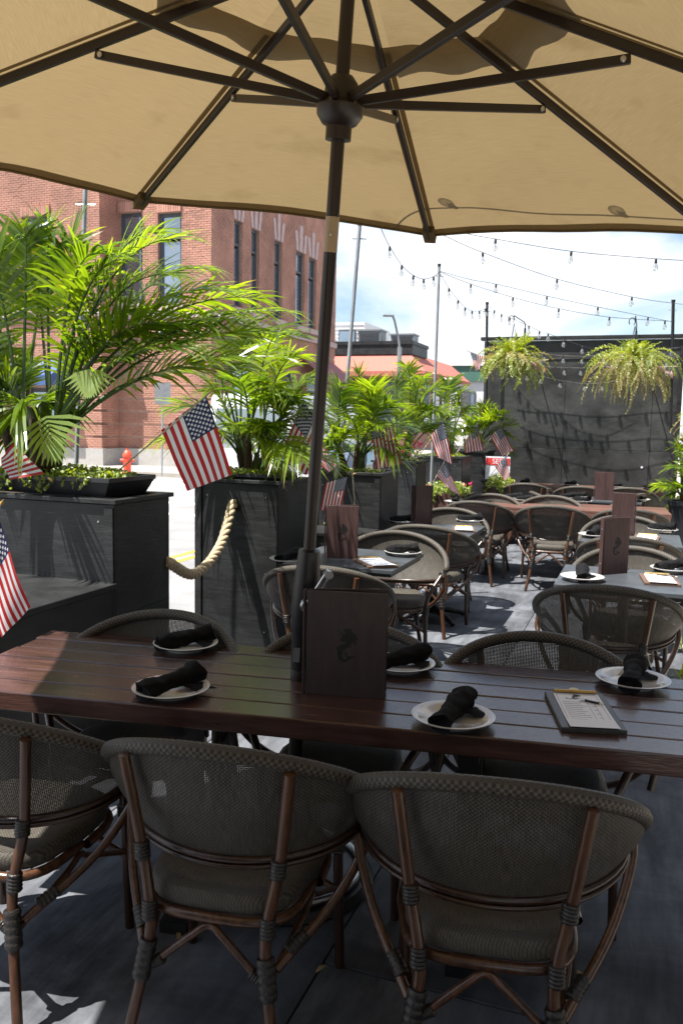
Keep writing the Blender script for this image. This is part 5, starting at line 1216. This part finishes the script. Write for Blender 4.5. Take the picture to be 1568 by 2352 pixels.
for i, (x, y, w_) in enumerate(((1566, 1450, 'beside the deck-edge chair'), (1556, 1560, 'at the deck edge past the long dark table'), (1575, 1500, 'between the paving and the deck'))):
    p = pz(x, y, -.02)+rtd*.06; rnd = random.Random(i); tw = thing('weed_tuft', 'small weed tuft growing '+w_, 'weed', p)
    mb = MB()
    for k in range(40):
        a = rnd.uniform(0, 6.28); L = rnd.uniform(.06, .2); d = nrm(A(math.cos(a)*.6, math.sin(a)*.6, 1)); w = A(-math.sin(a), math.cos(a), 0)*.007; o_ = A(rnd.gauss(0, .06), rnd.gauss(0, .06), 0)
        mb.add([o_-w, o_+w, o_+d*L*.6+w*.8, o_+d*L*.6-w*.8, o_+d*L-A(0, 0, .03)], [(0, 1, 2, 3), (3, 2, 4)])
    mb.build('blades', m_fern, tw, kind='stuff')

# ================================================================== FLAGS
def flag(lab, HT, HB, FB, FT, Y, base_px=None, base_Y=None, dY=(0, 0, 0, 0), u0=0., u1=1., wave=.012, seed=0, stick=True, fold=0.):
    a, b, c, d = [py(*p, Y+e) for p, e in zip((HT, HB, FB, FT), dY)]
    dirs = nrm(b-a); foot = py(*base_px, base_Y or Y) if base_px else b+dirs*.28
    t = thing('small_flag', lab, 'flag', foot, 0, 'small hand flags stuck in the planters')
    nn = nrm(np.cross(d-a, b-a)); Lf = np.linalg.norm(d-a)
    def fn(u, v):                                   # u along the fly, v = 1 at the top edge
        p = lerp(lerp(b, c, u), lerp(a, d, u), v)
        w_ = wave*u**.6*(math.sin(u*7+v*3.0+seed)+.6*math.sin(v*8+u*2+seed*2))+fold*math.sin(v*math.pi*2.2+seed)*u
        return p+nn*w_
    MB().grid(fn, 16, 13, lambda u, v: (lerp(u0, u1, u), v)).build('cloth', m_flag, t, 180, world=True)
    if stick:
        top = a-dirs*.035; MB().tube([top, foot], .0042, 8).build('stick', m_stick, t, 60, world=True)
        MB().lathe([(.004, -.002), (.0065, .006), (.005, .014), (0, .026)], 10, top, frame(nrm(np.cross(dirs, A(0, 1, .1))), nrm(np.cross(dirs, np.cross(dirs, A(0, 1, .1)))), -dirs)).build('finial', m_gold, t, 60, world=True)
    return t
flag('small flag leaning right over the gap above the rope', (474, 908), (370, 988), (430, 1128), (534, 1090), Y1+.02, (262, 1090), Y1, wave=.01, seed=1)
flag('small flag in the rope planter, right behind the parasol pole', (698, 919), (742, 1000), (703, 1092), (640, 1050), Y2-.1, (775, 1090), Y2+.1, seed=2)
flag('small flag hanging stripes down in the bushy palm', (852, 992), (903, 978), (921, 1066), (864, 1078), Y3-.25, (965, 1050), Y3-.1, seed=3, u0=.25)
flag('small flag leaning left among red flowers', (1019, 965), (987, 1003), (1005, 1050), (1038, 1066), Y4-.3, (960, 1050), Y4-.2, seed=4, fold=.02)
flag('small flag in the low brown flower box', (1020, 1060), (1003, 1095), (1032, 1125), (1057, 1138), 9.1, (985, 1125), 9.1, seed=5)
flag('small flag behind the fifth planter, bunched', (1097, 970), (1066, 1013), (1068, 1040), (1110, 1033), Y5, (1045, 1045), Y5, seed=6, fold=.03)
flag('small flag in the last planter, upper of two', (1149, 976), (1126, 1004), (1152, 1049), (1177, 1034), Y6-.35, (1105, 1035), Y6-.3, seed=7)
flag('small flag in the flower box by the last planter, lower of two', (1162, 1047), (1136, 1072), (1158, 1104), (1170, 1094), 11.2, (1125, 1092), 11.3, seed=8)
flag('small flag lying stripes up at the end of the wide tray', (103, 1088), (31, 1018), (2, 1052), (22, 1102), Y1-.35, (112, 1098), Y1-.3, seed=9, u0=.42, fold=.01)
flag('small flag hanging over the step of the stepped planter', (-8, 1176), (-75, 1290), (8, 1462), (70, 1395), 3.15, (-120, 1395), 3.15, seed=10, wave=.015)
flag('bright faded flag in the low flower box by the rope planter', (799, 1093), (748, 1110), (735, 1172), (781, 1174), 6.05, (815, 1170), 6.1, seed=11)
flag('small flag glimpsed behind the parasol pole', (735, 1018), (728, 1060), (756, 1085), (774, 1068), Y2+.5, (722, 1090), Y2+.5, seed=12, u0=.4)
flag('small flag at the planter side of the greener fern', (1079, 808), (1108, 818), (1100, 848), (1092, 852), 11.5, (1140, 830), 11.6, seed=13)
flag('small flag at the wall side of the greener fern', (1250, 827), (1212, 831), (1235, 850), (1252, 856), 11.5, (1190, 834), 11.6, seed=14)
flag('small flag at the aisle side of the browning fern', (1382, 834), (1416, 842), (1412, 852), (1400, 851), 10.8, (1440, 846), 10.9, seed=15)
flag('small flag at the far side of the browning fern', (1544, 842), (1508, 842), (1528, 856), (1544, 870), 10.8, (1480, 842), 10.9, seed=16)

# ================================================================== POLES AND STRING LIGHTS
def pole_px(lab, top, bot, Y, r, name='light_pole', m=m_galv, zfoot=None, Yb=None):
    a, b = py(*top, Y), py(*bot, Yb or Y)
    if zfoot is not None: b = lerp(a, b, (zfoot-a[2])/(b[2]-a[2]))
    t = thing(name, lab, 'pole', b, 0, 'poles carrying the string lights')
    MB().tube([b, a], r, 10).build('shaft', m, t, 60, world=True)
    MB().tube([a-A(0, 0, .01), a+A(0, 0, .02)], r*1.25, 10).build('cap', m_blackmetal, t, 60, world=True)
    MB().tube([a+A(-.06, 0, -.12), a+A(.06, 0, -.12)], .006, 6).build('eye_bolt', m_steel, t, world=True)
    return a, b
TA, _ = pole_px('leaning grey pole rising from the bushy palm planter', (826, 515), (795, 900), 7.3, .017, zfoot=PZT-.1)
TB, _ = pole_px('grey pole rising behind the red flower planter', (1008, 610), (1000, 830), 10.0, .017, zfoot=0.)
TC, _ = pole_px('short dark pole on the planter end of the plywood wall', (1118, 697), (1117, 790), 12.6, .02, m=m_blackmetal, zfoot=2.0)
TD, _ = pole_px('dark pole on the deck-edge end of the plywood wall', (1545, 692), (1541, 900), 11.7, .022, m=m_blackmetal, zfoot=1.6)
pole_px('grey pole behind the tallest palm', (197, 425), (186, 760), 5.4, .014, zfoot=0.)
GLB = MB().lathe([(.010, -.03), (.013, -.04), (.026, -.065), (.030, -.085), (.026, -.105), (.014, -.117), (0, -.12)], 14).mesh('bulb', m_bulb, 180)
SKT = MB().lathe([(0, .012), (.009, .012), (.013, 0), (.0145, -.035), (.011, -.042), (0, -.042)], 10).mesh('socket', m_cable, 60)
FIL = MB().tube([(0, 0, -.045), (0, 0, -.085)], .004, 5).mesh('filament', m_brass)
def string(lab, pts, bulbs, r=.0034, sc=.9):
    """pts: 3-D polyline; bulbs: fractions of polyline index space"""
    path = smooth_path(pts, 8); b = path[0]
    t = thing('string_light', lab, 'string light', b, 0, 'festoon strings over the patio')
    MB().tube(path, r, 5).build('cable', m_cable, t, 60, world=True)
    for f in bulbs:
        x = f*(len(path)-1); i = min(int(x), len(path)-2); p = lerp(path[i], path[i+1], x-i)-b
        s_ = inst('socket', SKT, t, p-A(0, 0, .008), (random.uniform(-.08, .08), random.uniform(-.08, .08), 0), (sc,)*3); g_ = inst('bulb', GLB, s_); inst('filament', FIL, s_)
def spx(lab, pl, y0, y1, bidx, r=.0034, sc=.9):
    n = len(pl); P = []
    for i, (x, y) in enumerate(pl): P.append(py(1200/1.7143+x*.949/1.7143, 850/1.7143+y*.949/1.7143, lerp(y0, y1, i/(n-1))))
    string(lab, P, [b/(n-1) for b in bidx], r, sc)
spx('string of clear bulbs dropping to the grey pole behind the red flowers', [(290, -20), (320, 62), (352, 128), (402, 205), (450, 247), (492, 262), (533, 252), (558, 232)], 8.2, 10.0, [2, 3, 4, 5, 6])
spx('string of clear bulbs sagging between the grey pole and the wall pole', [(558, 236), (597, 300), (635, 350), (664, 380), (693, 394), (723, 394), (748, 385), (758, 372)], 10.0, 12.6, [1, 2, 3, 4, 5, 6])
spx('upper of two strings from the grey pole to the deck-edge pole', [(560, 230), (690, 265), (792, 283), (1003, 333), (1214, 378), (1422, 420), (1525, 440)], 10.0, 11.6, [2, 3, 4, 5])
spx('lower of two strings from the grey pole to the deck-edge pole', [(560, 233), (688, 283), (862, 338), (1052, 385), (1262, 420), (1492, 436), (1522, 438)], 10.0, 11.7, [1, 2, 3, 4, 5])
spx('string of clear bulbs running from the canopy down to the deck-edge pole', [(430, 10), (590, 88), (737, 152), (1045, 262), (1355, 336), (1522, 362), (1640, 374)], 7.6, 11.2, [2, 3, 4])
spx('highest string of clear bulbs crossing the sky beside the canopy', [(480, 10), (650, 68), (790, 96), (1104, 147), (1455, 178), (1640, 188)], 8.2, 8.0, [2, 3, 4])
spx('string of bulbs falling from the wall pole to the lights along the wall', [(758, 374), (785, 392), (815, 408), (850, 422), (928, 456), (972, 478), (1008, 488), (1072, 512), (1150, 540), (1290, 575)], 12.5, 11.9, [1, 2, 3, 4, 5, 6, 7, 8])
rr = random.Random(4)
for k, lab in enumerate(('top row of bulbs strung along the plywood wall', 'slack row of bulbs strung along the plywood wall', 'lowest row of bulbs strung along the plywood wall')):
    zz = 2.72-.10*k; P = []
    for i in range(9):
        u = .25+i*(2.5/8); P.append(wl0+rtd*u-axd*(.28+.06*k)+A(0, 0, zz-.22*math.sin(math.pi*i/8)*(.3+.5*k)+rr.uniform(-.03, .03)))
    string(lab, P, [(i+.5+rr.uniform(-.2, .2))/9 for i in range(9)])
# a string that passes above the canopy and throws its shadow on it
def canopy_pt(x, y):
    o_, a_, b_ = APEX, RIMS[1], RIMS[0]; n_ = nrm(np.cross(a_-o_, b_-o_)); return on_plane(x, y, o_, n_)
sdv = A(*sun_dir)
P = [canopy_pt(x, y)-sdv*h for x, y, h in ((860, 560, .5), (930, 500, .5), (1050, 490, .5), (1250, 502, .5), (1440, 512, .5), (1600, 518, .5))]
string('string of bulbs passing close above the parasol canopy', P, [.4, .8], .005, 1.0)
# fallen leaves on the deck
for i, (x, y) in enumerate(((738, 2225), (410, 2150), (1190, 1490), (1330, 2240))):
    p = pz(x, y, .006); t = random.uniform(0, 6.28); c_, s_ = math.cos(t), math.sin(t)
    q_ = MB().grid(lambda u, v: (p[0]+c_*(u-.5)*.045-s_*(v-.5)*.016*math.sin(math.pi*(.1+.8*u)), p[1]+s_*(u-.5)*.045+c_*(v-.5)*.016*math.sin(math.pi*(.1+.8*u)), p[2]+.006*math.sin(u*3)), 5, 2).build('fallen_leaf', m_deadleaf, None, 60)
    tag(q_, ('dry curled leaf on the deck under the middle shaded chair', 'dry leaf on the dark deck between two shaded chairs', 'dry leaf on the sunlit deck in the aisle', 'dry leaf on the deck behind the clipboard-side chair')[i], 'leaf', 'dry leaves on the deck')
